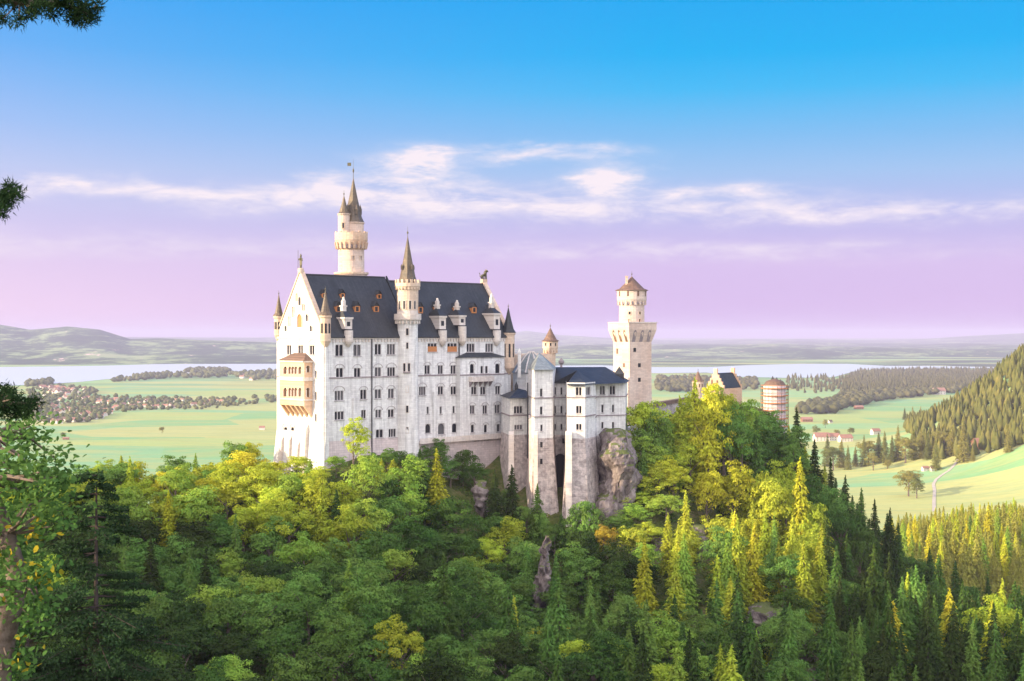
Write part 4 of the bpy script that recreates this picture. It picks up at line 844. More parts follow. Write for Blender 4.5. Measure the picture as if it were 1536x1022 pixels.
x, y = PT(825.5, 400); zz = lambda q: -(q - HY) / F * 400
mb = MB(); mb.lathe(x, y, [(1.55, -45), (1.55, zz(532)), (2.15, zz(524)), (2.3, zz(522)), (2.3, zz(512)), (2.1, zz(511))], 18); mb.ring_boxes(x, y, 1.6, zz(530), zz(524), 14, .35, .6); mb.build('shaft', M['sand'], srt)
conical_roof('cone_roof', M['brown_tile'], srt, x, y, 2.35, zz(512), zz(492), 12, 1.4, .35)
for a in (-.7, 0, .7): slit(srt, x, y, 2.3, a, zz(519), zz(514.5), .5, mf='sand')
cwl = thing('courtyard_building', (*PT(800, 400), -34), 'sand-coloured connecting wall with small windows between palace end and wing', 'castle wing')
w1 = Wall(PT(768, 392), PT(828, 398), -48, -(531 - HY) / F * 395)
mb = MB(); w1.body(mb); mb.box(w1.P(0, -48, -.01), w1.d * w1.L, w1.n * -6, (0, 0, w1.z1 + 48)); mb.build('wall', M['sand'], cwl)

# ------------------------------------------------------------------ square tower
DQ = 412.0; ang = R(32); a_ = Vector((math.cos(ang), math.sin(ang), 0)); b_ = Vector((-math.sin(ang), math.cos(ang), 0)); S = 8.5
cor = Vector((*PT(944.5, DQ), 0)); zq = lambda y: -(y - HY) / F * (DQ + 4)
sq = thing('square_tower', (cor.x, cor.y + 4, -30), 'massive square tower with corbelled platform and a round turret on top, one side sunlit', 'tower')
def SQ(e): o = cor - a_ * e - b_ * e; s = S + 2 * e; return [o, o + a_ * s, o + a_ * s + b_ * s, o + b_ * s]
mb = MB()
lv = [(0.25, -46), (0, zq(560)), (0, zq(513)), (.85, zq(500)), (1.15, zq(494)), (1.15, zq(485))]
for i in range(len(lv) - 1):
    A = SQ(lv[i][0]); B = SQ(lv[i + 1][0])
    for k in range(4): mb.quad(A[k] + Z3 * lv[i][1], A[(k + 1) % 4] + Z3 * lv[i][1], B[(k + 1) % 4] + Z3 * lv[i + 1][1], B[k] + Z3 * lv[i + 1][1])
T = SQ(1.15); mb.quad(*[p + Z3 * zq(485) for p in T]); mb.build('shaft', M['tower'], sq)
mb = MB(); ee = SQ(1.3)
for k in range(4):
    A, B = ee[k], ee[(k + 1) % 4]; d = (B - A); inw = Vector((-d.y, d.x, 0)).normalized(); mb.box(A + Z3 * (zq(485) - .003), d, inw * .4, Z3 * .35)
mb.build('parapet', M['trim'], sq)
for side, (o, d, n) in enumerate([(SQ(0)[0], a_, -b_), (SQ(0)[3], -b_, -a_)]):      # tall arched corbel niches
    for k in range(3):
        cc = (k + .5) / 3 * S; r = .62; z1_ = zq(500); z0_ = zq(513)
        f = lambda aa, z, out: o + d * aa + n * out + Z3 * z
        sl = lambda z: np.interp(z, [zq(513), zq(500), zq(494)], [0, .85, 1.15]) + .03
        pts = [f(cc - r, z0_, sl(z0_)), f(cc + r, z0_, sl(z0_)), f(cc + r, z1_, sl(z1_))] + [f(cc + r * math.cos(math.pi * t / 6), z1_ + 1.0 * math.sin(math.pi * t / 6), sl(z1_ + 1.0 * math.sin(math.pi * t / 6))) for t in range(1, 6)] + [f(cc - r, z1_, sl(z1_))]
        pb = MB(); pb.add(pts, [tuple(range(len(pts)))]) ; pb.build('niche', M['brown_tile'] if side else M['dark_trim'], sq)
for px, py, hh in [(952, 525, 3), (959, 548, 3), (959, 570, 3)]:
    w_ = Wall((cor.x, cor.y), tuple((cor + a_ * S).xy), -46, 0); a0, z0_ = w_.at(px - 2, py + hh); a1, z1_ = w_.at(px + 2, py - hh); pn = MB(); pn.box(w_.P(a0, z0_, .04), w_.d * (a1 - a0), w_.n * -.2, Z3 * (z1_ - z0_)); pn.build('window', M['glass'], sq)
w_ = Wall(tuple((cor + b_ * S).xy), (cor.x, cor.y), -46, 0)
for px, py, hh in [(926, 527, 4), (936, 548, 3)]:
    a0, z0_ = w_.at(px - 1.5, py + hh); a1, z1_ = w_.at(px + 1.5, py - hh); pn = MB(); pn.box(w_.P(a0, z0_, .04), w_.d * (a1 - a0), w_.n * -.2, Z3 * (z1_ - z0_)); pn.build('window', M['brown_tile'], sq)
cc = cor + a_ * S / 2 + b_ * S / 2; cx, cy = px2(947.7, cc.y), cc.y; zq2 = lambda y: -(y - HY) / F * cy
mb = MB(); mb.lathe(cx, cy, [(4.0, zq2(486)), (3.95, zq2(458)), (4.5, zq2(452)), (4.65, zq2(450)), (4.65, zq2(436)), (4.3, zq2(435))], 28); mb.ring_boxes(cx, cy, 4.0, zq2(458), zq2(452), 18, .6, .55); tq = mb.build('top_turret', M['tower'], sq)
for k in range(18):
    a = (k + .5) * 2 * math.pi / 18; c = Vector((math.cos(a), math.sin(a), 0)); e = Vector((-c.y, c.x, 0))
    q1 = MB(); q1.box(Vector((cx, cy, zq2(456.5))) + c * 4.05 - e * .28, e * .56, c * .3, Z3 * 1.3); q1.build('corbel_arch', M['dark_trim'], tq)
    if k % 2 == 0: q1 = MB(); q1.box(Vector((cx, cy, zq2(445))) + c * 4.45 - e * .3, e * .6, c * .25, Z3 * 1.6); q1.build('window', M['brown_tile'], tq)
conical_roof('cone_roof', M['brown_tile'], sq, cx, cy, 4.75, zq2(436), zq2(415), 16, 1.8, .5)
mb = MB(); x, y = px2(940, cy - 1.5), cy - 1.5; mb.box((x - .35, y - .35, zq2(432)), (.7, 0, 0), (0, .7, 0), (0, 0, zq2(416) - zq2(432))); mb.box((x - .45, y - .45, zq2(416)), (.9, 0, 0), (0, .9, 0), (0, 0, .3)); mb.build('chimney', M['sand'], sq)
for a in (-.35, .5): slit(sq, cx, cy, 3.97, a + .09, zq2(472), zq2(468), .6, mf='sand'); slit(sq, cx, cy, 3.97, a + .09, zq2(485), zq2(479), .7, m='dark', mf='sand')

# ------------------------------------------------------------------ curtain wall, gatehouse, scaffolded round tower
cw_ = thing('curtain_wall', (*PT(1000, 430), -28), 'low courtyard wall with a dark tiled coping between the square tower and gatehouse', 'wall')
w_ = Wall(PT(975, 418), PT(1045, 470), -60, zk(606, 440)); mb = MB(); w_.body(mb); mb.box(w_.P(0, -60, -.01), w_.d * w_.L, w_.n * -1, (0, 0, w_.z1 + 60)); mb.build('wall', M['plinth'], cw_)
mb = MB(); mb.box(w_.P(0, w_.z1 + .003, .5), w_.d * w_.L, w_.n * -2, (0, 0, 1.2)); mb.build('coping', M['brown_tile'], cw_)
w2 = Wall(PT(938, 372), PT(962, 392), -60, zk(640, 380)); mb = MB(); w2.body(mb); mb.box(w2.P(0, -60, -.01), w2.d * w2.L, w2.n * -1, (0, 0, w2.z1 + 60)); mb.build('wall', M['trim'], cw_)
DG = 475.0; zg = lambda y, D=DG: -(y - HY) / F * D
gh = thing('gatehouse_building', (*PT(1085, DG), -30), 'sand-coloured gatehouse with a stepped gable and slate roof showing above the trees', 'gatehouse')
p0, p1, p2 = Vector((*PT(1060, DG + 2), 0)), Vector((*PT(1086, DG - 2), 0)), Vector((*PT(1113, DG + 10), 0)); p3 = p0 + (p2 - p1)
mb = MB(); ze = zg(583); mb.prism([tuple(p.xy) for p in (p0, p1, p2, p3)], -62, ze); mb.build('wall', M['loggia'], gh)
def stepped(A, B, name):
    mb = MB(); n = 5; d = (B - A); inw = (p2 - p1).normalized() * .8; top = zg(557)
    for k in range(n):
        f0 = k * .5 / n; mb.box(A + d * f0 + Z3 * (ze + k * (top - ze) / n + .003), d * (1 - 2 * f0), inw * (1 if name == 0 else -1), Z3 * ((top - ze) / n + (.9 if k == n - 1 else .0)))
    mb.build('stepped_gable', M['loggia'], gh)
stepped(p0, p1, 0); stepped(p3, p2, 1)
mb = MB(); m0 = (p0 + p1) / 2; m1 = (p3 + p2) / 2; i_ = (p2 - p1).normalized() * .85; top = zg(560)
solid_poly(mb, [p1 + i_ + Z3 * (ze + .1), p2 - i_ + Z3 * (ze + .1), m1 - i_ + Z3 * top, m0 + i_ + Z3 * top], .3); solid_poly(mb, [p3 - i_ + Z3 * (ze + .1), p0 + i_ + Z3 * (ze + .1), m0 + i_ + Z3 * top, m1 - i_ + Z3 * top], .3); mb.build('roof', M['slate'], gh)
wg = Wall(tuple(p0.xy), tuple(p1.xy), -62, ze)
for px, py in [(1068, 573), (1076, 574), (1067, 590), (1075, 590), (1082, 590)]:
    a0, z0_ = wg.at(px - 1.3, py + 3.5); a1, z1_ = wg.at(px + 1.3, py - 3.5); pn = MB(); pn.box(wg.P(a0, z0_, .04), wg.d * (a1 - a0), wg.n * -.2, Z3 * (z1_ - z0_)); pn.build('window', M['brown_tile'], gh)
x, y = PT(1047, 468); mb = MB(); zz = lambda q: zg(q, 468); mb.lathe(x, y, [(1.6, -60), (1.6, zz(590)), (1.95, zz(584)), (2.0, zz(572)), (1.9, zz(571))], 14); gt = mb.build('side_turret', M['sand'], gh); conical_roof('cone_roof', M['brown_tile'], gt, x, y, 2.0, zz(572), zz(557), 10, 1.0, .2)
for a in (-.6, .1, .7): slit(gh, x, y, 2.0, a, zz(581), zz(576), .5, m='brown_tile', mf='sand')
mb = MB(); a = Vector((*PT(1120, 470), 0)); mb.prism([tuple(a.xy), tuple((a + Vector((7, 1, 0))).xy), tuple((a + Vector((7, 9, 0))).xy), tuple((a + Vector((0, 9, 0))).xy)], -62, zg(640)); mb.build('annex_wall', M['trim'], gh)
sct = thing('scaffolded_tower', (*PT(1162, 470), -40), 'round tower wrapped in pale scaffolding with orange timber decks, above the right-hand trees', 'tower')
x, y = PT(1162, 470); zz = lambda q: zg(q, 470)
mb = MB(); mb.lathe(x, y, [(3.9, -66), (3.9, zz(578))], 24); mb.build('drum', M['net'], sct)
mb = MB(); mb.lathe(x, y, [(4.0, zz(578)), (3.0, zz(572)), (.3, zz(568))], 16); mb.build('cap_roof', M['brown_tile'], sct)
for px, py in ((1159, 564), (1165, 566), (1171, 569)):
    mb = MB(); xx = px2(px, 470); mb.lathe(xx, y, [(.5, zz(577)), (.6, zz(py + 5)), (.04, zz(py))], 8); mb.build('pinnacle', M['metal'], sct)
for q in (583, 594, 605, 616, 628, 640):
    mb = MB(); mb.lathe(x, y, [(4.85, zz(q)), (4.85, zz(q) + .28), (3.95, zz(q) + .28), (3.95, zz(q))], 24, cap=False); mb.lathe(x, y, [(4.86, zz(q) + 1.1), (4.86, zz(q) + 1.25), (4.8, zz(q) + 1.25)], 24, cap=False); mb.build('deck', M['timber'], sct)
for k in range(20):
    a = 2 * math.pi * k / 20; mb = MB(); mb.tube([(x + 4.8 * math.cos(a), y + 4.8 * math.sin(a), -60), (x + 4.8 * math.cos(a), y + 4.8 * math.sin(a), zz(579))], [.07, .07], 5); mb.build('scaffold_pole', M['metal'], sct)
for k in range(20):
    a = 2 * math.pi * k / 20; mb = MB()
    for q in (594, 605, 616, 628):
        c = Vector((math.cos(a + .15), math.sin(a + .15), 0)); e = Vector((-c.y, c.x, 0)); mb.box(Vector((x, y, zz(q) - .0)) + c * 3.85 - e * .3, e * .6, c * .1, Z3 * 1.4)
    if k < 10: mb.build('window_column', M['brown_tile'], sct)

# ------------------------------------------------------------------ rocks
def crag(name, label, px, D, py0, py1, wpx, depth, seed, lean=0.0):
    z1 = -(py0 - HY) / F * D; z0 = -(py1 - HY) / F * D - 6; W = wpx / F * D / 2; nu, nv_ = 64, 60
    r2 = random.Random(seed); V = []; Fc = []
    for j in range(nv_):
        t = j / (nv_ - 1); z = z0 + (z1 - z0) * t
        for i in range(nu):
            a = 2 * math.pi * i / nu; sq_ = 1 / max(abs(math.cos(a)), abs(math.sin(a))) ** .6
            k = (1.3 - .45 * t) * (1 if t < .7 else max(.02, 1 - ((t - .7) / .3) ** 2) ** .5)
            x = px2(px, D) + W * math.cos(a) * sq_ * k + lean * (t - .5); y = D + depth * math.sin(a) * sq_ * k
            nn = float(vnoise(x * 1.0 + z * .3, z * .8 + y, 6.0, seed) * 4.2 + vnoise(x + y * .7, z * 0.9, 2.4, seed + 1) * 2.4 + vnoise(x * 1.4 + y, z * 1.2, 1.0, seed + 2) * 1.1)
            V.append((x + math.cos(a) * nn, y + math.sin(a) * nn, z + nn * .3))
    for j in range(nv_ - 1):
        for i in range(nu): Fc.append((j * nu + i, j * nu + (i + 1) % nu, (j + 1) * nu + (i + 1) % nu, (j + 1) * nu + i))
    mb = MB(); mb.add(V, Fc); mb.add(V[-nu:], [tuple(range(nu))])
    return tag(mb.build(name, M['rock']), label, 'rock')
crag('rock_cliff', 'tall grey rock cliff directly under the right end of the lower wing', 921, 349, 646, 815, 50, 8.5, 3)
crag('rock_cliff', 'narrow pinkish rock rib running down through trees below the foundations', 812, 304, 802, 900, 15, 4, 11, 3)
crag('rock_cliff', 'small pale rock patch on wooded slope left of the rock rib', 722, 338, 722, 790, 9, 3, 17)
crag('rock_cliff', 'sunlit pinkish rock step between yellow trees on the right spur', 1052, 338, 790, 850, 34, 6, 23)
crag('rock_cliff', 'grey rock face low on the wooded right spur', 1150, 292, 905, 950, 46, 5, 31)
crag('rock_cliff', 'bare pinkish rock at the foot of the right spur, low edge', 1212, 262, 955, 1040, 26, 5, 37, 2)
crag('rock_cliff', 'low reddish outcrop between the tall foundations and the yellow spur', 985, 330, 800, 850, 22, 4, 41)


# ------------------------------------------------------------------ trees: source meshes
def leaf_quads(P, N, size, r, asp=0.62):
    """one small rhombic leaf face per point"""
    n = len(P); N = N / (np.linalg.norm(N, axis=1, keepdims=True) + 1e-9)
    T = np.cross(N, r.normal(size=(n, 3))); T /= np.linalg.norm(T, axis=1, keepdims=True) + 1e-9; B = np.cross(N, T)
    s = (size * r.uniform(.65, 1.25, n))[:, None]
    V = np.stack([P + T * s * .5, P + B * s * .5 * asp, P - T * s * .5, P - B * s * .5 * asp], 1).reshape(-1, 3)
    return V, np.arange(4 * n).reshape(n, 4)
def broad_crown(seed, Rr=4.6, H=10.0, clumps=86, leaves=104, size=0.38):
    r = np.random.default_rng(seed); Ps = []; Ns = []
    lob = [(r.uniform(-1, 1) * Rr * .5, r.uniform(-1, 1) * Rr * .5, r.uniform(-.25, .45) * H * .5, r.uniform(.5, .8)) for _ in range(7)] + [(0, 0, 0, .85)]
    for k in range(clumps):
        lx, ly, lz, lr = lob[r.integers(len(lob))]
        d = r.normal(size=3); d /= np.linalg.norm(d); d[2] = abs(d[2]) * 1.0 if r.random() < .72 else d[2]
        c = np.array([lx, ly, lz]) + d * np.array([Rr * lr, Rr * lr, H * .5 * lr]) * r.uniform(.72, 1.05); cr = r.uniform(.55, 1.35)
        n = int(leaves * cr ** 1.6 / 1.2); q = r.normal(size=(n, 3)); q /= np.linalg.norm(q, axis=1, keepdims=True); q[:, 2] = np.where(r.random(n) < .7, np.abs(q[:, 2]), q[:, 2])
        rad = cr * r.uniform(.7, 1.06, (n, 1)); P = c + q * rad * np.array([1.15, 1.15, .75]); Ps.append(P)
        Ns.append(q * .75 + d * .45 + r.normal(size=(n, 3)) * .42)
    P = np.concatenate(Ps); N = np.concatenate(Ns); P[:, 2] += H * .56
    V, Fq = leaf_quads(P, N, size, r); return npmesh('crown', V, Fq, M['leaf'])
def broad_trunk(seed, H=10.0):
    r = random.Random(seed); mb = MB(); mb.tube([(0, 0, -3), (.1, 0, 1), (.0, .1, H * .4), (.2, 0, H * .75)], [.42, .34, .26, .1], 7)
    for k in range(7):
        a = r.uniform(0, 6.28); z = H * r.uniform(.25, .6); L = r.uniform(2, 3.6); mb.tube([(0.05, .05, z), (math.cos(a) * L * .5, math.sin(a) * L * .5, z + L * .5), (math.cos(a) * L, math.sin(a) * L, z + L * 1.0)], [.14, .09, .03], 5)
    me = bpy.data.meshes.new('trunk'); me.from_pydata([tuple(v) for v in mb.v], [], mb.f); me.materials.append(M['bark']); return me
def spruce_crown(seed, H=17.0, Rr=2.7, lev=0.52, tri=.52, dens=1.0, low=.06, pw=.8):
    r = np.random.default_rng(seed); Ps = []; Ns = []; Ts = []
    z = H * low
    while z < H * .985:
        t = z / H; rad = Rr * (1 - t) ** pw * r.uniform(.78, 1.14) + .12; nb = int(max(5, 6 + rad * 2.6))
        a0 = r.uniform(0, 6.28)
        for k in range(nb):
            a = a0 + 2 * math.pi * k / nb + r.normal() * .14; L = rad * r.uniform(.72, 1.15); n = int(max(4, L * 9.5 * dens)); f = r.uniform(.12, 1, n) ** .8
            lat = r.normal(size=n) * .30 * (1.15 - f) * min(L, 1.7) * .62; rr_ = L * f
            zz = z - .20 * L * f - .26 * L * f ** 2 + .22 * L * f ** 3 * 1.2 + r.normal(size=n) * .07 - np.abs(r.normal(size=n)) * .16
            P = np.stack([rr_ * math.cos(a) - lat * math.sin(a), rr_ * math.sin(a) + lat * math.cos(a), zz], 1); Ps.append(P)
            o = np.array([math.cos(a) * .55, math.sin(a) * .55, .75]); Ns.append(o + r.normal(size=(n, 3)) * .42); Ts.append(np.tile([math.cos(a), math.sin(a), -.45], (n, 1)))
        z += lev * r.uniform(.75, 1.25) * (1 - .35 * t)
    n = 26; P = np.stack([r.normal(size=n) * .07, r.normal(size=n) * .07, H * r.uniform(.93, 1.02, n)], 1); Ps.append(P); Ns.append(r.normal(size=(n, 3))); Ts.append(np.tile([0, 0, 1.], (n, 1)))
    P = np.concatenate(Ps); N = np.concatenate(Ns); T = np.concatenate(Ts) + r.normal(size=(len(P), 3)) * .35
    N /= np.linalg.norm(N, axis=1, keepdims=True); T -= N * (T * N).sum(1, keepdims=True); T /= np.linalg.norm(T, axis=1, keepdims=True); B = np.cross(N, T)
    s = (tri * r.uniform(.6, 1.3, len(P)))[:, None]; V = np.stack([P + T * s * .62, P - T * s * .38 + B * s * .24, P - T * s * .38 - B * s * .24], 1).reshape(-1, 3)
    return npmesh('crown', V, np.arange(len(V)).reshape(-1, 3), M['needle'])
def spruce_trunk(H=17.0, r0=.26):
    mb = MB(); mb.tube([(0, 0, -3), (0, 0, H * .5), (0, 0, H * .96)], [r0 * 1.2, r0 * .7, .04], 7)
    me = bpy.data.meshes.new('trunk'); me.from_pydata([tuple(v) for v in mb.v], [], mb.f); me.materials.append(M['bark']); return me
BC = [broad_crown(100 + k, 4.4 + .3 * (k % 3), 9 + (k % 4) * 1.1) for k in range(7)]; BT = [broad_trunk(k) for k in range(3)]
SC_ = [spruce_crown(200 + k, 17, 3.3 + .35 * (k % 3), lev=.72, tri=.62) for k in range(5)]; ST = spruce_trunk()
COL = {'dark green': (0.046, 0.074, 0.020), 'deep green': (0.086, 0.160, 0.034), 'mid green': (0.150, 0.265, 0.055), 'fresh green': (0.26, 0.39, 0.06), 'yellow-green': (0.40, 0.47, 0.05), 'golden yellow': (0.50, 0.50, 0.045), 'orange-tinted': (0.40, 0.27, 0.04)}  # crown tones, holding sun and shade as well as leaf colour
TREES = []
def put_tree(kind, x, y, z, s, tone, sz=None, rot=None, v=None):
    rot = random.uniform(0, 6.28) if rot is None else rot
    root = bpy.data.objects.new('spruce_tree' if kind == 'spruce' else 'broadleaf_tree', None); C.objects.link(root); root.location = (x, y, z); root.rotation_euler = (0, 0, rot)
    sx = max(s, (.8 if kind == 'spruce' else .45) * (sz or s)) * random.uniform(.92, 1.1); root.scale = (sx, sx, sz or s)
    if kind == 'spruce': cm = SC_[random.randrange(len(SC_)) if v is None else v]; tm = ST
    else: cm = BC[random.randrange(len(BC)) if v is None else v]; tm = BT[random.randrange(3)]
    c = link('crown', cm, root); t = link('trunk', tm, root)
    k = random.uniform(.82, 1.2); bc = COL[tone]; c.color = (bc[0] * k * random.uniform(.9, 1.1), bc[1] * k, bc[2] * k, 1)
    Ht = (17 if kind == 'spruce' else 12.0) * (sz or s)
    TREES.append(dict(o=root, kind=kind, tone=tone, px=768 + F * x / y, pt=HY - F * (z + Ht) / y, D=y, h=Ht)); return root
# how high the trees may stand before the castle, by direction (photo pixels)
LINE = [(-60, 700), (0, 695), (100, 705), (150, 690), (190, 678), (240, 688), (290, 676), (340, 652), (370, 648), (400, 668), (420, 686), (450, 702), (475, 722), (500, 712), (520, 690), (560, 702), (600, 692), (625, 682), (645, 664), (680, 664), (700, 670), (722, 678), (730, 712),
        (770, 722), (785, 742), (800, 752), (815, 745), (830, 782), (850, 782), (860, 760), (890, 765), (897, 790), (930, 782), (940, 740), (950, 600), (962, 592), (985, 600), (1000, 628), (1030, 594), (1050, 576), (1085, 578), (1115, 578), (1140, 620), (1180, 628), (1195, 622), (1215, 655), (1250, 700), (1290, 732), (1340, 765), (1400, 815), (1450, 850), (1560, 880)]
def line(px): return np.interp(px, [a for a, b_ in LINE], [b_ for a, b_ in LINE])
ROCKS = [(812, 800, 895, 8), (722, 720, 780, 3), (1052, 785, 846, 12), (1150, 908, 945, 14), (1212, 958, 1030, 15), (922, 655, 785, 26), (985, 805, 850, 8)]
pts = []
def far_enough(x, y, d):
    for a, b_, e in pts:
        if (a - x) ** 2 + (b_ - y) ** 2 < (max(d, e) * .93) ** 2: return False
    return True
def blocks_view(px, pt, pb, D):
    for cx_, y0, y1, hw in ROCKS:
        if abs(px - cx_) < hw + 8 and pt < y1 - 6 and pb > y0 and D < 400: return True
    return False
def tone_for(px, py, kind, r):  # bright tones where the sun falls, dark ones in the ridge shadow
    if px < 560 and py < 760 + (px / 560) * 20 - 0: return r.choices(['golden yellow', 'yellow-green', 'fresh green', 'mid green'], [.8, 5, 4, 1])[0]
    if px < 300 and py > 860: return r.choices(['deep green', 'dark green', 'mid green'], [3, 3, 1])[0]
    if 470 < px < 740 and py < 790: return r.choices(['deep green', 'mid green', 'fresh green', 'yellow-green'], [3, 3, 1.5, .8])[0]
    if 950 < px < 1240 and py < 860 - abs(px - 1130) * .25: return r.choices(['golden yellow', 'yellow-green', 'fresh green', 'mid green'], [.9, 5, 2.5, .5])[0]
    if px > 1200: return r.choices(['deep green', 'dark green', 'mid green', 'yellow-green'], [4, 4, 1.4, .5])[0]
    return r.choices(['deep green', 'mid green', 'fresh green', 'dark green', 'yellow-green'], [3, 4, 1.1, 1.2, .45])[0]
def sp_prob(px, py):
    if px < 450: return .10 if py < 800 else .12
    if px < 760: return .35 if py < 780 else .10
    if px < 960: return .45 if py < 830 else .35
    if px < 1230: return .38 if py < 850 else .6
    return .72
rt = random.Random(11)
# specimen trees that the photograph shows plainly
for kind, px, ptop, D, hpx, tone, v in [('spruce', 655, 676, 322, 130, 'golden yellow', 0), ('spruce', 590, 690, 326, 120, 'yellow-green', 1), ('broad', 530, 632, 318, 52, 'yellow-green', 2), ('broad', 545, 684, 312, 80, 'fresh green', 3), ('broad', 350, 648, 338, 62, 'mid green', 0),
        ('broad', 375, 655, 340, 56, 'golden yellow', 1), ('broad', 200, 672, 330, 70, 'golden yellow', 4), ('spruce', 465, 690, 318, 70, 'fresh green', 2), ('broad', 445, 690, 322, 60, 'yellow-green', 5), ('spruce', 1042, 570, 372, 150, 'yellow-green', 3), ('spruce', 1020, 596, 368, 130, 'yellow-green', 1), ('spruce', 1062, 580, 366, 140, 'golden yellow', 0), ('spruce', 1002, 628, 364, 110, 'fresh green', 2), ('broad', 1086, 580, 374, 80, 'yellow-green', 5), ('spruce', 1135, 618, 380, 110, 'mid green', 4), ('broad', 1065, 590, 368, 110, 'golden yellow', 2), ('spruce', 1195, 614, 398, 120, 'dark green', 4),
        ('broad', 1112, 574, 378, 80, 'fresh green', 4), ('broad', 1095, 600, 372, 90, 'mid green', 6), ('broad', 968, 588, 366, 90, 'yellow-green', 1), ('broad', 975, 628, 360, 80, 'mid green', 3), ('spruce', 1340, 905, 262, 160, 'golden yellow', 0), ('spruce', 1424, 885, 268, 150, 'golden yellow', 1), ('spruce', 1488, 905, 258, 160, 'golden yellow', 3), ('spruce', 1532, 940, 262, 130, 'yellow-green', 2),
        ('spruce', 1096, 868, 284, 150, 'yellow-green', 3), ('broad', 930, 950, 252, 100, 'fresh green', 5), ('broad', 872, 742, 326, 72, 'mid green', 5), ('spruce', 768, 700, 330, 110, 'dark green', 1), ('spruce', 742, 706, 334, 100, 'dark green', 3), ('spruce', 806, 728, 328, 90, 'deep green', 2), ('broad', 905, 782, 322, 38, 'orange-tinted', 1), ('broad', 1030, 786, 330, 60, 'yellow-green', 4), ('broad', 660, 662, 350, 45, 'deep green', 2), ('broad', 695, 668, 352, 50, 'deep green', 5),
        ('spruce', 1150, 940, 272, 130, 'golden yellow', 2), ('broad', 640, 668, 350, 42, 'mid green', 3), ('broad', 712, 690, 350, 55, 'deep green', 6), ('spruce', 1200, 690, 350, 110, 'golden yellow', 1), ('broad', 1160, 690, 355, 90, 'yellow-green', 0), ('broad', 1100, 700, 355, 90, 'golden yellow', 3), ('broad', 1130, 770, 335, 85, 'golden yellow', 5), ('broad', 1205, 790, 335, 90, 'yellow-green', 1), ('broad', 1180, 850, 318, 60, 'golden yellow', 2),
        ('broad', 958, 660, 356, 90, 'fresh green', 2), ('spruce', 965, 672, 350, 90, 'mid green', 4), ('broad', 985, 690, 350, 90, 'yellow-green', 5), ('broad', 1000, 740, 340, 85, 'fresh green', 6), ('broad', 952, 745, 344, 70, 'yellow-green', 0), ('broad', 1015, 640, 372, 80, 'yellow-green', 1), ('broad', 1150, 622, 398, 80, 'mid green', 2), ('broad', 1168, 640, 394, 80, 'deep green', 5),
        ('broad', 1190, 650, 390, 70, 'mid green', 3), ('spruce', 1222, 660, 392, 90, 'dark green', 2), ('broad', 1212, 690, 380, 80, 'deep green', 4), ('spruce', 1246, 690, 388, 90, 'dark green', 0), ('broad', 1240, 722, 372, 80, 'mid green', 6), ('spruce', 1268, 715, 384, 90, 'dark green', 1), ('broad', 1262, 750, 368, 80, 'deep green', 1), ('spruce', 1292, 735, 380, 90, 'deep green', 3), ('spruce', 1312, 752, 376, 90, 'dark green', 4), ('broad', 1290, 775, 362, 80, 'deep green', 0), ('spruce', 1335, 765, 376, 95, 'dark green', 2),
        ('broad', 1035, 655, 366, 90, 'yellow-green', 6), ('broad', 1135, 655, 384, 80, 'deep green', 1), ('broad', 1178, 700, 366, 80, 'yellow-green', 2), ('broad', 1010, 690, 352, 70, 'golden yellow', 3),
        ('broad', 1080, 588, 380, 80, 'fresh green', 2), ('broad', 1100, 592, 382, 80, 'yellow-green', 4), ('broad', 1030, 600, 376, 70, 'yellow-green', 3), ('broad', 1012, 618, 372, 60, 'fresh green', 0),
        ('broad', 790, 752, 330, 50, 'mid green', 1), ('broad', 832, 782, 326, 50, 'deep green', 6), ('spruce', 842, 770, 330, 50, 'deep green', 2), ('broad', 812, 770, 328, 45, 'mid green', 3), ('broad', 880, 776, 330, 50, 'fresh green', 4), ('broad', 760, 728, 340, 45, 'deep green', 5), ('broad', 900, 792, 326, 60, 'mid green', 2),
        ('broad', 505, 700, 324, 45, 'fresh green', 1), ('broad', 562, 694, 328, 42, 'deep green', 2), ('broad', 582, 697, 332, 40, 'mid green', 3), ('spruce', 572, 688, 326, 46, 'yellow-green', 4), ('broad', 602, 698, 336, 38, 'deep green', 5), ('broad', 618, 690, 338, 38, 'mid green', 0), ('spruce', 630, 684, 342, 42, 'deep green', 1), ('broad', 484, 716, 316, 50, 'yellow-green', 6), ('broad', 650, 690, 346, 46, 'deep green', 4), ('broad', 676, 690, 348, 48, 'mid green', 2),
        ('broad', 938, 742, 348, 60, 'fresh green', 1), ('spruce', 950, 690, 352, 75, 'mid green', 0), ('broad', 925, 786, 336, 60, 'mid green', 4), ('broad', 948, 778, 338, 70, 'fresh green', 3), ('broad', 850, 800, 326, 45, 'deep green', 0), ('spruce', 890, 790, 328, 60, 'deep green', 3), ('broad', 970, 800, 330, 70, 'yellow-green', 2),
        ('broad', 1060, 690, 352, 80, 'golden yellow', 0), ('broad', 1225, 745, 350, 90, 'yellow-green', 6), ('broad', 1090, 830, 322, 60, 'golden yellow', 4)]:
    x = px2(px, D); z = float(ground(np.array([x]), np.array([float(D)]))[0]); top = -(ptop - HY) / F * D
    h = max(top - z, 6.0); base_h = 17.0 if kind == 'spruce' else 12.0; hh = hpx / F * D
    if h > hh * 1.6: z = top - hh * 1.5; h = top - z      # the stem goes on down into the trees in front
    put_tree(kind, x, D, z, min(max(hh / base_h, .6), 1.5), tone, sz=h / base_h, v=v); pts.append((x, float(D), 5.0))
yy = 205.0; cand = []
while yy < 470:
    xx = -.42 * yy
    while xx < .42 * yy:
        cand.append((xx + rt.uniform(-2.2, 2.2), yy + rt.uniform(-2.2, 2.2))); xx += 4.4
    yy += 4.4
cand.sort(key=lambda c: c[1]); COV = np.zeros((64, 100), bool)      # cells of the view already filled by nearer crowns
cz = ground(np.array([c[0] for c in cand]), np.array([c[1] for c in cand]))
SILL = {}
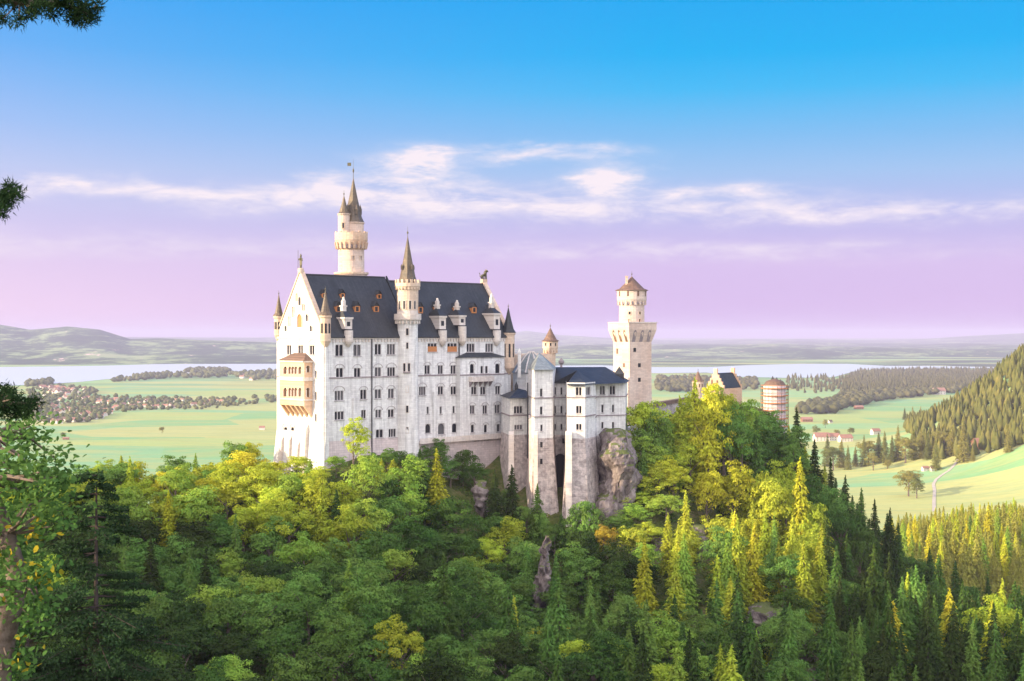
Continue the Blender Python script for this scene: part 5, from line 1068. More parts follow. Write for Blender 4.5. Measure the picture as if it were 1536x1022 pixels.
for (x, y), z in zip(cand, cz):
    px = 768 + F * x / y; pyb = HY - F * z / y
    if px < -40 or px > 1580: continue
    # castle footprint and courtyards stay clear
    u = (x + 46.4) * .734 + (y - 330) * .679; v = -(x + 46.4) * .679 + (y - 330) * .734
    if -4 < u < LEN + 4 and -5.5 < v < 26: continue
    if 752 < px < 945 and y > 332: continue
    if 915 < px < 985 and y > 400 and y < 440: continue
    if y > 340 and px < 945 and u > 0: continue
    py_mid = pyb - 30
    kind = 'spruce' if rt.random() < sp_prob(px, pyb) else 'broad'
    d = 4.6 if kind == 'spruce' else 6.3
    if not far_enough(x, y, d): continue
    bh = 17.0 if kind == 'spruce' else 12.0; s = rt.uniform(.72, 1.2) if kind == 'spruce' else rt.uniform(.85, 1.3)
    pt = HY - F * (z + bh * s) / y; lim = line(px) + rt.uniform(-2, 14)
    if pt < lim:
        hmax = z * 0 + (-(lim - HY) / F * y - z); s = hmax / bh
        if s < .38: continue
    pt = HY - F * (z + bh * s) / y
    if pt > 1030: continue
    if blocks_view(px, pt, pyb, y): continue
    if len(TREES) > 0 and sum(1 for t in TREES if t['kind'] == kind) >= (296 if kind == 'broad' else 215): continue
    # crown hidden behind the ground in front of it?
    ts = np.linspace(.45, .97, 28); zt2 = z + bh * s; zr_ = ground(x * ts, y * ts)
    if (zr_ > zt2 * ts + 0.5).any(): continue
    hw_ = (4.2 if kind == 'broad' else 2.4) * s * F / y; cx0, cx1 = int((px - hw_ + 32) // 16), int((px + hw_ + 32) // 16) + 1; cy0, cy1 = int(pt // 16), int(min(pyb, 1040) // 16) + 1
    cx0, cy0 = max(cx0, 0), max(cy0, 0); sub = COV[cy0:cy1, cx0:cx1]
    if sub.size and sub.mean() > .93: pts.append((x, y, d)); continue
    m0 = .22; COV[int(cy0 + (cy1 - cy0) * m0) + 1:cy1, cx0 + 1:max(cx1 - 1, cx0 + 1)] = True
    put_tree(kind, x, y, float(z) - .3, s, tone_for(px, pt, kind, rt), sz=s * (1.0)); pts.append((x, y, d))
print('near trees', len(TREES), sum(t['kind'] == 'spruce' for t in TREES), flush=True)
# sunlit conifers on the slope beyond the spur, sunlight put into their tones
nmid = 0
for _ in range(1500):
    D = rt.uniform(560, 840); px = rt.uniform(1335, 1556); x = px2(px, D)
    if not far_enough(x, D, 6.4): continue
    z = float(ground(np.array([x]), np.array([D]))[0]); s = rt.uniform(1.0, 1.6); lim = np.interp(px, [1335, 1380, 1420, 1470, 1556], [772, 762, 758, 752, 742]) + rt.uniform(0, 16)
    pt = HY - F * (z + 17 * s) / D
    if pt < lim: s = (-(lim - HY) / F * D - z) / 17
    if s < .6: continue
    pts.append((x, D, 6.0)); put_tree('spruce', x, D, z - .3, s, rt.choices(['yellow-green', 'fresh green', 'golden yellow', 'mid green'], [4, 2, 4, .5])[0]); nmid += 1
    if nmid >= 80: break
# the further trees that fill the canopy, massed by kind
LB = [broad_crown(500 + k, 4.6, 10, 80, 42, .62) for k in range(3)]; LS = [spruce_crown(520 + k, 17, 3.4, .8, .85, .5) for k in range(3)]
def mesh_np(me):
    v = np.empty(len(me.vertices) * 3, np.float32); me.vertices.foreach_get('co', v); f = np.empty(len(me.loops), np.int32); me.loops.foreach_get('vertex_index', f); return v.reshape(-1, 3), f.reshape(len(me.polygons), -1)
ARR = {'broad': [mesh_np(m_) for m_ in LB], 'spruce': [mesh_np(m_) for m_ in LS]}
def mass(name, label, items, col, kind):
    if not items: return
    Vs = []; Fs = []; off = 0
    for x, y, z, s, sz in items:
        V, Fq = ARR[kind][rt.randrange(3)]; a = rt.uniform(0, 6.28); c_, s_ = math.cos(a), math.sin(a)
        Vs.append(np.stack([x + s * (V[:, 0] * c_ - V[:, 1] * s_), y + s * (V[:, 0] * s_ + V[:, 1] * c_), z + sz * V[:, 2]], 1)); Fs.append(Fq + off); off += len(V)
    o = link(name, npmesh(name, np.concatenate(Vs), np.concatenate(Fs), M['leaf' if kind == 'broad' else 'needle'])); o.color = (*col, 1); tag(o, label, 'wood', kind='stuff')
fill = defaultdict(list); tries = 0; got = 0
while tries < 9000 and got < 330:
    tries += 1; y = rt.uniform(215, 440); x = rt.uniform(-.41, .41) * y; px = 768 + F * x / y; z = float(ground(np.array([x]), np.array([y]))[0]); pyb = HY - F * z / y
    u = (x + 46.4) * .734 + (y - 330) * .679; v = -(x + 46.4) * .679 + (y - 330) * .734
    if (-4 < u < LEN + 4 and -5.5 < v < 26) or (752 < px < 945 and y > 332) or (915 < px < 985 and 400 < y < 440) or (y > 340 and px < 945 and u > 0): continue
    if not far_enough(x, y, 3.6): 
        if min((a - x) ** 2 + (b_ - y) ** 2 for a, b_, e in pts) < 3.4 ** 2: continue
    kind = 'spruce' if rt.random() < sp_prob(px, pyb) * .8 else 'broad'; bh = 17.0 if kind == 'spruce' else 12.0; s = rt.uniform(.6, .95)
    lim = line(px) + rt.uniform(2, 16); pt = HY - F * (z + bh * s) / y
    if pt < lim: s = (-(lim - HY) / F * y - z) / bh
    if s < .35 or blocks_view(px, HY - F * (z + bh * s) / y, pyb, y): continue
    if (ground(x * np.linspace(.5, .97, 20), y * np.linspace(.5, .97, 20)) > (z + bh * s) * np.linspace(.5, .97, 20) + .5).any(): continue
    lit = (950 < px < 1240 and pyb < 900) or (px < 560 and pyb < 800); pts.append((x, y, 3.6)); got += 1; fill[(kind, lit)].append((x, y, z - .3, s * 1.1, s))  # lit zones get the bright leaf colour, the others the dark one
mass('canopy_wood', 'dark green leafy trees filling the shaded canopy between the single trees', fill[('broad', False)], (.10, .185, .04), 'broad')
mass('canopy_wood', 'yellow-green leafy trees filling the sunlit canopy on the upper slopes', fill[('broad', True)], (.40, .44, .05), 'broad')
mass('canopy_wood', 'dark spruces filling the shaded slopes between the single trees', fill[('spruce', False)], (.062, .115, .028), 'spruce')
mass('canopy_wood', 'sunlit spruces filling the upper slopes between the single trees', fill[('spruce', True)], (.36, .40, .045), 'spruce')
val = []
for _ in range(4000):
    D = rt.uniform(520, 860); px = rt.uniform(1325, 1560); x = px2(px, D)
    if min((a - x) ** 2 + (b_ - D) ** 2 for a, b_, e in pts) < 4.4 ** 2: continue
    z = float(ground(np.array([x]), np.array([D]))[0]); s = rt.uniform(.9, 1.45); lim = np.interp(px, [1325, 1380, 1420, 1470, 1556], [775, 764, 758, 752, 742]) + rt.uniform(0, 18); pt = HY - F * (z + 17 * s) / D
    if rt.random() < .4: s *= rt.uniform(.55, .85); pt = HY - F * (z + 17 * s) / D
    if pt < lim: s = (-(lim - HY) / F * D - z) / 17
    if s < .5: continue
    pts.append((x, D, 4.4)); val.append((x, D, z - .3, s * 1.1, s))
    if len(val) >= 230: break
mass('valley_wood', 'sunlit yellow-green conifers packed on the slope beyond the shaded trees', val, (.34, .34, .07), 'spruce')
# low bushes between the stems
def undergrowth():
    r = np.random.default_rng(77); y = r.uniform(200, 470, 26000); x = r.uniform(-.42, .42, 26000) * y; z = ground(x, y)
    u = (x + 46.4) * .734 + (y - 330) * .679; v = -(x + 46.4) * .679 + (y - 330) * .734; px = 768 + F * x / y; py = HY - F * z / y
    k = ~((u > -1.5) & (u < LEN + 1) & (v > -4.5) & (v < 24)) & ~((px > 745) & (px < 945) & (y > 343)) & ~((px > 900) & (px < 1010) & (y > 396)) & (py < 1090) & (py > line(px) - 4)
    for cx_, y0, y1, hw in ROCKS: k &= ~((np.abs(px - cx_) < hw) & (py > y0 + 8) & (py < y1) & (y < 372) & (r.random(len(x)) < .8))
    k &= (vnoise(x, y, 9, 40) + r.uniform(-.3, .3, len(x)) > -.16)
    x, y, z = x[k][:5200], y[k][:5200], z[k][:5200]; n = len(x); m = 46; rad = r.uniform(.6, 1.9, n)
    q_ = r.normal(size=(n, m, 3)); q_ /= np.linalg.norm(q_, axis=2, keepdims=True); q_[:, :, 2] = np.abs(q_[:, :, 2])
    P = np.stack([x, y, z - .2], 1)[:, None] + q_ * rad[:, None, None] * r.uniform(.5, 1.1, (n, m, 1)); N = q_ + r.normal(size=q_.shape) * .5
    V, Fq = leaf_quads(P.reshape(-1, 3), N.reshape(-1, 3), .62, r); m_, q, b = mat('bush_leaves', (0.1, 0.15, 0.03), 0.9, 0.05); nn = q.noise(objco(q), .08, 5, .7)
    q.put(b.inputs['Base Color'], q.ramp(nn, [(.35, (0.035, 0.07, 0.02)), (.5, (0.08, 0.13, 0.03)), (.62, (0.16, 0.18, 0.03)), (.74, (0.26, 0.20, 0.04))]))
    tag(link('undergrowth', npmesh('undergrowth', V, Fq, m_)), 'bushy undergrowth filling the slopes between the trees', 'undergrowth', kind='stuff')
undergrowth()
# labels built from where each tree stands
COLS = [(-80, 120, 'behind the nearest leaves'), (120, 250, 'around the layered pine'), (250, 400, 'under the left meadow'), (400, 490, 'below the sunlit west gable'), (490, 597, 'below the palace\'s west half'), (597, 690, 'below the slender stair tower'), (690, 760, 'below the palace bay and balcony'),
        (760, 830, 'below the wing\'s polygonal tower'), (830, 900, 'below the dark archway'), (900, 950, 'below the grey rock cliff'), (950, 1030, 'below the square tower'), (1030, 1130, 'below the gatehouse'), (1130, 1200, 'below the scaffolded tower'), (1200, 1290, 'on the spur\'s shaded flank'), (1290, 1400, 'in the valley mouth'), (1400, 1700, 'beside the right frame')]
ROWS = [(0, 700, 'skyline row'), (700, 770, 'upper slope'), (770, 840, 'middle slope'), (840, 910, 'lower slope'), (910, 975, 'foot of slope'), (975, 1100, 'bottom edge')]
ORD = ['first', 'second', 'third', 'fourth', 'fifth', 'sixth', 'seventh', 'eighth', 'ninth', 'tenth', 'eleventh', 'twelfth']
bk = defaultdict(list)
for t in TREES:
    c = next((n for a, b_, n in COLS if a <= t['px'] < b_), COLS[-1][2]); r_ = next((n for a, b_, n in ROWS if a <= t['pt'] < b_), ROWS[-1][2])
    if t['D'] > 550: c = 'in the sunlit valley stand'; r_ = ('rear' if t['pt'] < 775 else 'middle' if t['pt'] < 800 else 'front') + ' row'
    bk[(t['kind'], t['tone'], c, r_)].append(t)
for (kind, tone, c, r_), L in bk.items():
    L.sort(key=lambda t: t['px'])
    sp = 'spruce' if kind == 'spruce' else 'leafy tree'
    for i, t in enumerate(L):
        q_ = '' if len(L) == 1 else (ORD[i] if i < 12 else 'last') + ' from left, '
        tag(t['o'], f"{tone} {sp}, {q_}{c}, {r_}", 'tree', 'spruces on the castle slopes' if kind == 'spruce' else 'leafy trees on the castle slopes')

# ------------------------------------------------------------------ distant woods (one mass each), lone trees and houses of the plain
def far_mesh(P, h, conifer, seed):
    """many tiny trees in one mesh: a crooked cone or a rounded crown each"""
    r = np.random.default_rng(seed); n = len(P); k = 7
    prof = np.array([[.30, .04], [.50, .16], [.36, .48], [.15, .78], [.02, 1.0]]) if conifer else np.array([[.25, .08], [.62, .30], [.66, .55], [.44, .84], [.08, 1.0]])
    a = np.arange(k) * 2 * math.pi / k; wd = .46 if conifer else .85
    rad = prof[:, 0][None, :, None] * h[:, None, None] * wd * r.uniform(.65, 1.3, (n, len(prof), k)) * r.uniform(.8, 1.2, (n, 1, 1)); ang2 = a[None, None] + r.uniform(0, 6, (n, 1, 1))
    V = np.stack([P[:, 0][:, None, None] + rad * np.cos(ang2), P[:, 1][:, None, None] + rad * np.sin(ang2), P[:, 2][:, None, None] + prof[:, 1][None, :, None] * h[:, None, None] + r.normal(size=rad.shape) * h[:, None, None] * .025], -1).reshape(-1, 3)
    m = len(prof); j = np.arange(m - 1)[:, None] * k; i = np.arange(k)[None]; i2 = (np.arange(k) + 1)[None] % k
    Fq = np.stack([j + i, j + i2, j + k + i2, j + k + i], -1).reshape(-1, 4)
    return V, (Fq[None] + (np.arange(n) * m * k)[:, None, None]).reshape(-1, 4)
def wood_mat(name, cols):
    m, q, b = mat(name, (0.1, 0.1, 0.1), 0.95, 0.05); p = objco(q); n = q.noise(p, 0.045, 6, 0.75)
    q.put(b.inputs['Base Color'], q.ramp(n, [(0.32, cols[0]), (0.5, cols[1]), (0.68, cols[2])])); return m
M['wood'] = wood_mat('distant_conifers', [(0.05, 0.065, 0.02), (0.11, 0.115, 0.03), (0.19, 0.165, 0.045)])
M['wood_far'] = wood_mat('far_woods', [(0.045, 0.055, 0.028), (0.085, 0.088, 0.038), (0.14, 0.125, 0.055)])
M['wood_vil'] = wood_mat('village_trees', [(0.05, 0.07, 0.03), (0.10, 0.11, 0.05), (0.15, 0.15, 0.07)])
def in_poly(x, y, poly):
    c = False; n = len(poly)
    for i in range(n):
        (x0, y0), (x1, y1) = poly[i], poly[i - 1]
        if (y0 > y) != (y1 > y) and x < (x1 - x0) * (y - y0) / (y1 - y0) + x0: c = not c
    return c
def scatter(poly, n, seed, plain=True):
    r = random.Random(seed); x0 = min(p[0] for p in poly); x1 = max(p[0] for p in poly); y0 = min(p[1] for p in poly); y1 = max(p[1] for p in poly); out = []
    for _ in range(n * 30):
        a, b_ = r.uniform(x0, x1), r.uniform(y0, y1)
        if in_poly(a, b_, poly): out.append((a, b_))
        if len(out) >= n: break
    if plain: return np.array([pl_pt(a, b_) for a, b_ in out])
    o = np.array(out); r3 = np.random.default_rng(seed); res = np.zeros((0, 3))
    while len(res) < n:
        y = r3.uniform(1450, 2500, 6000); x = r3.uniform(0.27, 0.47, 6000) * y; z = ground(x, y); px = 768 + F * x / y; py = HY - F * z / y
        k = np.array([in_poly(a, b_, poly) for a, b_ in zip(px, py)]); res = np.concatenate([res, np.stack([x, y, z], 1)[k]])
    return res[:n]
def wood(name, label, polys, hs, conifer, m, seed, plain=True):
    Vs = []; Fs = []; off = 0; rr_ = np.random.default_rng(seed)
    for k, (poly, n) in enumerate(polys):
        P = scatter(poly, n, seed + k, plain); h = rr_.uniform(hs[0], hs[1], len(P)); V, Fq = far_mesh(P, h, conifer, seed + k); Vs.append(V); Fs.append(Fq + off); off += len(V)
    o = link(name, npmesh(name, np.concatenate(Vs), np.concatenate(Fs), m, True)); return tag(o, label, 'wood', kind='stuff')
wood('hillside_wood', 'dense sunlit conifer wood covering the hill on the far right', [([(1378, 615), (1400, 596), (1440, 560), (1470, 520), (1700, 440), (1700, 668), (1540, 668), (1500, 676), (1440, 690), (1400, 690), (1370, 668), (1358, 640)], 2600),
      ([(1372, 622), (1400, 612), (1400, 680), (1380, 672), (1366, 645)], 60)], (15, 27), True, M['wood'], 51, False)
wood('far_wood', 'long dark brown forest strip beside the right-hand lake', [([(1262, 584), (1272, 566), (1292, 558), (1400, 555.5), (1530, 556), (1530, 574), (1455, 580), (1420, 588), (1330, 590), (1262, 588)], 2600), ([(1180, 566), (1270, 570), (1268, 588), (1215, 591), (1180, 588)], 130)], (16, 26), True, M['wood_far'], 61)
wood('field_wood', 'ragged tree belt crossing the pale green fields on the right', [([(1196, 622), (1200, 612), (1255, 602), (1262, 594), (1330, 590), (1440, 582), (1452, 588), (1330, 601), (1262, 615), (1250, 621)], 420)], (14, 22), False, M['wood_far'], 71)
wood('town_trees', 'trees scattered all through the distant village on the left', [([(40, 632), (40, 586), (70, 576), (140, 584), (150, 596), (250, 598), (330, 600), (330, 614), (230, 616), (170, 620), (140, 634), (60, 636)], 620), ([(300, 608), (340, 600), (420, 596), (420, 604), (340, 611)], 60)], (7, 13), False, M['wood_vil'], 81)
wood('lakeside_wood', 'low dark wood on the spit by the left-hand lake', [([(276, 561), (285, 556), (340, 556), (345, 561), (320, 563)], 130), ([(165, 574), (200, 566), (260, 563), (420, 562), (420, 566), (260, 568), (180, 574)], 150), ([(345, 562), (420, 558), (420, 570), (380, 572)], 70), ([(40, 577), (75, 574), (78, 579), (40, 581)], 50)], (14, 24), False, M['wood_vil'], 91)
wood('far_shore_wood', 'hazy belt of woods and hedges on the plain behind the towers', [([(985, 568), (1040, 567), (1135, 570), (1135, 586), (1060, 590), (985, 588)], 330), ([(620, 560), (760, 560), (760, 566), (620, 566)], 60)], (13, 22), False, M['wood_far'], 95)
# valley trees one can tell apart
def lone(px, py, hpx, conifer, label, group, k=0):
    P = hit([px], [py], 900, 6000, 900); D = P[0][1]; h = hpx / F * D; kind = conifer
    root = bpy.data.objects.new('spruce_tree' if kind else 'broadleaf_tree', None); C.objects.link(root); root.location = tuple(P[0]); root.rotation_euler = (0, 0, random.uniform(0, 6)); s = h / (17 if kind else 12); root.scale = (s * 1.05, s * 1.05, s)
    c = link('crown', (SC_ if kind else BC)[k % 5], root); link('trunk', ST if kind else BT[k % 3], root); c.color = random.choice([(.16, .18, .05, 1), (.22, .23, .06, 1), (.28, .26, .07, 1)]); tag(root, label, 'tree', group)
rl = random.Random(5); names = []
spots = [(1241, 700, 48), (1250, 706, 40), (1262, 702, 42), (1272, 705, 36), (1283, 700, 30), (1296, 700, 46), (1303, 697, 40), (1318, 694, 44), (1327, 694, 46), (1338, 694, 40), (1347, 692, 52), (1358, 695, 44), (1370, 690, 46), (1382, 688, 44), (1392, 690, 40), (1405, 688, 42), (1416, 684, 40), (1428, 684, 44), (1445, 694, 62), (1459, 692, 24), (1512, 680, 42), (1404, 706, 44), (1357, 630, 18), (1369, 630, 20), (1381, 630, 20)]
for i, (a, b_, h) in enumerate(spots):
    lone(a, b_, h, i % 5 != 1 or i > 17, f"{'spruce' if (i % 5 != 1 or i > 17) else 'leafy tree'} in the valley tree line beside the meadows, number {ORD[i] if i < 12 else ['thirteenth','fourteenth','fifteenth','sixteenth','seventeenth','eighteenth','nineteenth'][i-12]} from left" if i < 19 else ['small spruce standing by the path below the red-roofed barn', 'tall spruce at the meadow\'s upper corner right of the red-roofed barn', 'spruce beside the two small pale huts in the meadow', 'first of three dark spruces by the field\'s corner', 'middle of three dark spruces by the field\'s corner', 'last of three dark spruces by the field\'s corner'][i - 19], 'trees in the valley tree line', i)
for i, (a, b_, h, lb) in enumerate([(243, 650, 11, 'single round tree alone in the wide meadow left of the castle'), (94, 659, 11, 'small tree beside a hut in the meadow on the left'), (1238, 642, 12, 'small bush-like tree in the pale field right of the scaffolded tower'), (1225, 656, 16, 'golden tree by the white farm buildings'), (1255, 656, 14, 'rounded tree between the white farm buildings'), (1275, 654, 15, 'rounded tree behind the farm roofs'),
                                 (1363, 745, 44, 'leafy tree in the meadow before the path'), (1375, 748, 30, 'low leafy tree beside the path\'s lower end'), (1310, 706, 26, 'pale round tree at the near corner of the tree line'), (1331, 704, 18, 'low tree between tree line and meadow')]):
    lone(a, b_, h, False, lb, 'lone trees in the meadows', i)
# houses
M['roof_red'] = simple_noise('red_tile', (0.36, 0.19, 0.14), (0.26, 0.15, 0.12), .3); M['render'] = simple_noise('house_render', (0.72, 0.66, 0.60), (0.62, 0.56, 0.52), .2); M['barn'] = simple_noise('barn_wood', (0.28, 0.16, 0.10), (0.20, 0.12, 0.08), .5)
def house_meshes(L, W, H, rh):
    mb = MB(); mb.box((-L / 2, -W / 2, -1), (L, 0, 0), (0, W, 0), (0, 0, H + 1)); mb.add([(-L / 2, -W / 2, H), (-L / 2, W / 2, H), (-L / 2, 0, H + rh), (L / 2, -W / 2, H), (L / 2, W / 2, H), (L / 2, 0, H + rh)], [(0, 2, 1), (3, 4, 5)])
    rf_ = MB(); o = .7; k = rh / (W / 2)
    for sg in (-1, 1):
        p = [(-L / 2 - o, sg * (W / 2 + o), H - o * k), (L / 2 + o, sg * (W / 2 + o), H - o * k), (L / 2 + o, 0, H + rh), (-L / 2 - o, 0, H + rh)]
        if sg > 0: p.reverse()
        solid_poly(rf_, [Vector(q_) + Z3 * .25 for q_ in p], .25)
    wd = MB()
    for sg in (-1, 1):
        for k2 in range(4):
            for zz_ in ((H * .2, H * .62) if H > 4 else (H * .35,)): wd.box((-L / 2 + L * (k2 + .5) / 4 - .5, sg * (W / 2 + .02) - .05, zz_), (1, 0, 0), (0, .1, 0), (0, 0, 1.2))
    return mb, rf_, wd
HM = []
for L, W, H, rh, wm_, rm_ in [(14, 10, 6, 4, 'render', 'roof_red'), (11, 9, 5, 4, 'render', 'brown_tile'), (18, 12, 6, 4.5, 'render', 'roof_red'), (16, 10, 4, 3, 'barn', 'roof_red')]:
    ms = []
    for nm, b_, mm in zip(('wall', 'roof', 'window_row'), house_meshes(L, W, H, rh), (wm_, rm_, 'glass')):
        me = bpy.data.meshes.new(nm); me.from_pydata([tuple(v) for v in b_.v], [], b_.f); me.materials.append(M[mm]); ms.append(me)
    HM.append(ms)
def house(P, k, rot, s, label, group, cat='house', name='village_house', parts=True):
    root = bpy.data.objects.new(name, None); C.objects.link(root); root.location = tuple(P); root.rotation_euler = (0, 0, rot); root.scale = (s, s, s)
    for nm, me in list(zip(('wall', 'roof', 'window_row'), HM[k]))[:3 if parts else 2]: link(nm, me, root)
    return tag(root, label, cat, group)
P = scatter([(52, 634), (45, 600), (70, 586), (130, 590), (150, 600), (240, 602), (250, 612), (170, 618), (150, 632), (90, 636)], 150, 311)
P2 = scatter([(240, 602), (330, 600), (340, 608), (250, 614)], 24, 312); P3 = scatter([(350, 566), (415, 563), (415, 570), (360, 572)], 10, 313); P4 = scatter([(60, 582), (140, 585), (135, 592), (70, 592)], 26, 314)
for i, p in enumerate(P): house(p, i % 3, rl.uniform(0, 3.1), rl.uniform(.6, .9), 'one of the pale gabled houses with reddish roof packed in the left-hand village', 'houses of the large village', parts=False)
for i, p in enumerate(P2): house(p, i % 3, rl.uniform(0, 3.1), rl.uniform(.6, .85), 'one of the pale gabled houses strung along the meadow edge east of the village', 'houses along the meadow edge', parts=False)
for i, p in enumerate(P3): house(p, i % 3, rl.uniform(0, 3.1), 1.2, 'one of the small far houses near the lake just left of the castle', 'houses by the left lake', parts=False)
for i, p in enumerate(P4): house(p, i % 3, rl.uniform(0, 3.1), 1.1, 'one of the small houses on the lake side of the left-hand village', 'lake-side houses of the village', parts=False)
for a, b_, k, rot, s, lb, cat in [(1476, 672, 3, .15, 1.5, 'long red-roofed barn at the edge of the hillside wood', 'barn'), (1388, 707, 0, .2, .55, 'small pale hut with red roof in the valley meadow, left of the pair', 'hut'), (1400, 707, 1, .1, .6, 'small brown-roofed hut in the valley meadow, right of the pair', 'hut'),
        (1210, 633, 3, .1, 1.3, 'low red-roofed barn in the pale field just right of the scaffolded tower', 'barn'), (1245, 635, 1, .5, .7, 'tiny hut alone in the pale field', 'hut'), (1313, 652, 0, .3, 1.0, 'red-roofed house among the valley trees', 'house'), (1232, 662, 2, .1, 1.3, 'white farmhouse with reddish roof, leftmost of the farm', 'farmhouse'), (1250, 661, 0, .0, 1.2, 'white farmhouse in the middle of the farm', 'farmhouse'),
        (1268, 663, 2, .2, 1.1, 'white farmhouse, rightmost of the farm', 'farmhouse'), (1288, 614, 3, .2, 1.2, 'barn with red roof in the pale field near the tree belt', 'barn'), (1408, 592, 2, .1, 1.8, 'reddish long farm building at the foot of the hill', 'farm building'), (99, 660, 3, .2, .6, 'dark hut beside a small tree in the left meadow', 'hut'), (393, 645, 0, .1, .7, 'tiny pale house at the meadow edge near the west gable', 'house'), (1453, 676, 1, .3, .7, 'small red-roofed shed left of the long barn', 'shed')]:
    house(hit([a], [b_], 900, 6000, 900)[0], k, rot, s, lb, None, cat, cat.replace(' ', '_'))
# the pale path through the valley meadow
cp_ = [(1401, 768), (1401, 750), (1402, 737), (1400, 727), (1404, 720), (1413, 713), (1424, 706), (1431, 699), (1437, 690), (1452, 680), (1480, 673)]
t_ = np.linspace(0, len(cp_) - 1, 60); pxs = np.interp(t_, range(len(cp_)), [c[0] for c in cp_]); pys = np.interp(t_, range(len(cp_)), [c[1] for c in cp_]); H_ = hit(pxs, pys, 700, 3000, 900); mb = MB(); V = []
for i in range(len(H_)):
    a = Vector(H_[max(i - 1, 0)]); b_ = Vector(H_[min(i + 1, len(H_) - 1)]); d = (b_ - a); d.z = 0; d.normalize(); s_ = Vector((d.y, -d.x, 0)) * 1.7
    for sg in (-1, 1): q_ = Vector(H_[i]) + s_ * sg; V.append((q_.x, q_.y, float(ground(np.array([q_.x]), np.array([q_.y]))[0]) + .35))
mb.add(V, [(2 * i, 2 * i + 1, 2 * i + 3, 2 * i + 2) for i in range(len(H_) - 1)]); M['path'] = simple_noise('gravel_path', (0.48, 0.43, 0.37), (0.38, 0.34, 0.29), .2); tag(mb.build('meadow_path', M['path']), kind='structure')

# ------------------------------------------------------------------ nearest trees
def near_leafy():
    r = np.random.default_rng(5); D = 18.0; root = thing('leafy_tree', (px2(-30, D), D, -9.5), 'nearest leafy tree with broad fresh green leaves and a scarred grey trunk', 'tree')
    mb = MB(); off = Vector(root.location); W = lambda px, py, d=D: Vector((px2(px, d), d, py2(py, d)))
    mb.tube([Vector((px2(-45, D), D, -10.5)), W(-8, 1010), W(2, 950), W(14, 905), W(28, 872), W(10, 800), W(-20, 720), W(-10, 650)], [.28, .22, .20, .19, .15, .11, .08, .04], 12); mb.build('trunk', M['bark'], root, True)
    ends = []; br = MB()
    def add(p, q_, rad):
        br.tube([p, (p + q_) / 2 + Vector(r.normal(size=3) * .08), q_], [rad, rad * .7, rad * .3], 6)
    starts = [W(28, 872), W(10, 800), W(-20, 720), W(-10, 650), W(2, 950)]
    for k in range(54):
        px, py = r.uniform(-60, 88), r.uniform(640, 905)
        if px > 72 and not 655 < py < 800: px = r.uniform(-30, 60)
        if py < 700 and px > 50: px -= 40
        d = D + r.uniform(-1.6, 1.6); e = W(px, py, d); st_ = min(starts, key=lambda s: (s - e).length); add(st_, e, .035); ends.append(e)
    for px, py in [(60, 905), (45, 925), (62, 860), (50, 938), (85, 690), (92, 715), (78, 735), (88, 765), (75, 790), (10, 985), (5, 1010), (20, 1000), (40, 640), (60, 660)]: e = W(px, py, D + r.uniform(-.5, .5)); st_ = min(starts, key=lambda s: (s - e).length); add(st_, e, .03); ends.append(e)
    br.build('branches', M['bark'], root)
    Ps = []; Ns = []
    for e in ends:
        n = int(r.integers(50, 95)); P = np.array(e) + r.normal(size=(n, 3)) * np.array([.15, .18, .12]); Ps.append(P); Ns.append(r.normal(size=(n, 3)) * .6 + np.array([0, -.35, .8]))
    P = np.concatenate(Ps); N = np.concatenate(Ns); n = len(P); N /= np.linalg.norm(N, axis=1, keepdims=True); T = np.cross(N, r.normal(size=(n, 3))); T /= np.linalg.norm(T, axis=1, keepdims=True); B = np.cross(N, T)
    s = r.uniform(.06, .115, n)[:, None]; ring = [(.5, 0, 0), (.22, .24, .03), (-.2, .26, .03), (-.5, 0, -.02), (-.2, -.26, .03), (.22, -.24, .03)]
    V = np.stack([P + T * s * a + B * s * b_ + N * s * c for a, b_, c in ring], 1).reshape(-1, 3) - np.array(off)
    c = link('crown', npmesh('crown', V, np.arange(6 * n).reshape(n, 6), M['leaf']), root); c.color = (.085, .175, .045, 1)
    n2 = 90; P = np.concatenate([np.array(W(px, py)) + r.normal(size=(18, 3)) * .16 for px, py in ((58, 790), (45, 875), (62, 860), (30, 800), (20, 990))]); n2 = len(P); N = r.normal(size=(n2, 3)); N /= np.linalg.norm(N, axis=1, keepdims=True); T = np.cross(N, r.normal(size=(n2, 3))); T /= np.linalg.norm(T, axis=1, keepdims=True); B = np.cross(N, T); s = .12
    V = np.stack([P + T * s * a + B * s * b_ + N * s * c_ for a, b_, c_ in ring], 1).reshape(-1, 3) - np.array(off); c = link('yellow_leaves', npmesh('yellow_leaves', V, np.arange(6 * n2).reshape(n2, 6), M['leaf']), root); c.color = (.5, .40, .04, 1)
near_leafy()
def needle_tufts(ends, r, L=.12, n=90, spread=.10):
    Ps = []; Ds = []
    for e in ends: P = np.array(e) + r.normal(size=(n, 3)) * spread; Ps.append(P); d = r.normal(size=(n, 3)) + (P - np.array(e)) / spread * .6; Ds.append(d)
    P = np.concatenate(Ps); Dn = np.concatenate(Ds); Dn /= np.linalg.norm(Dn, axis=1, keepdims=True); S_ = np.cross(Dn, r.normal(size=Dn.shape)); S_ /= np.linalg.norm(S_, axis=1, keepdims=True)
    V = np.stack([P - S_ * .006, P + S_ * .006, P + Dn * L], 1).reshape(-1, 3); return V
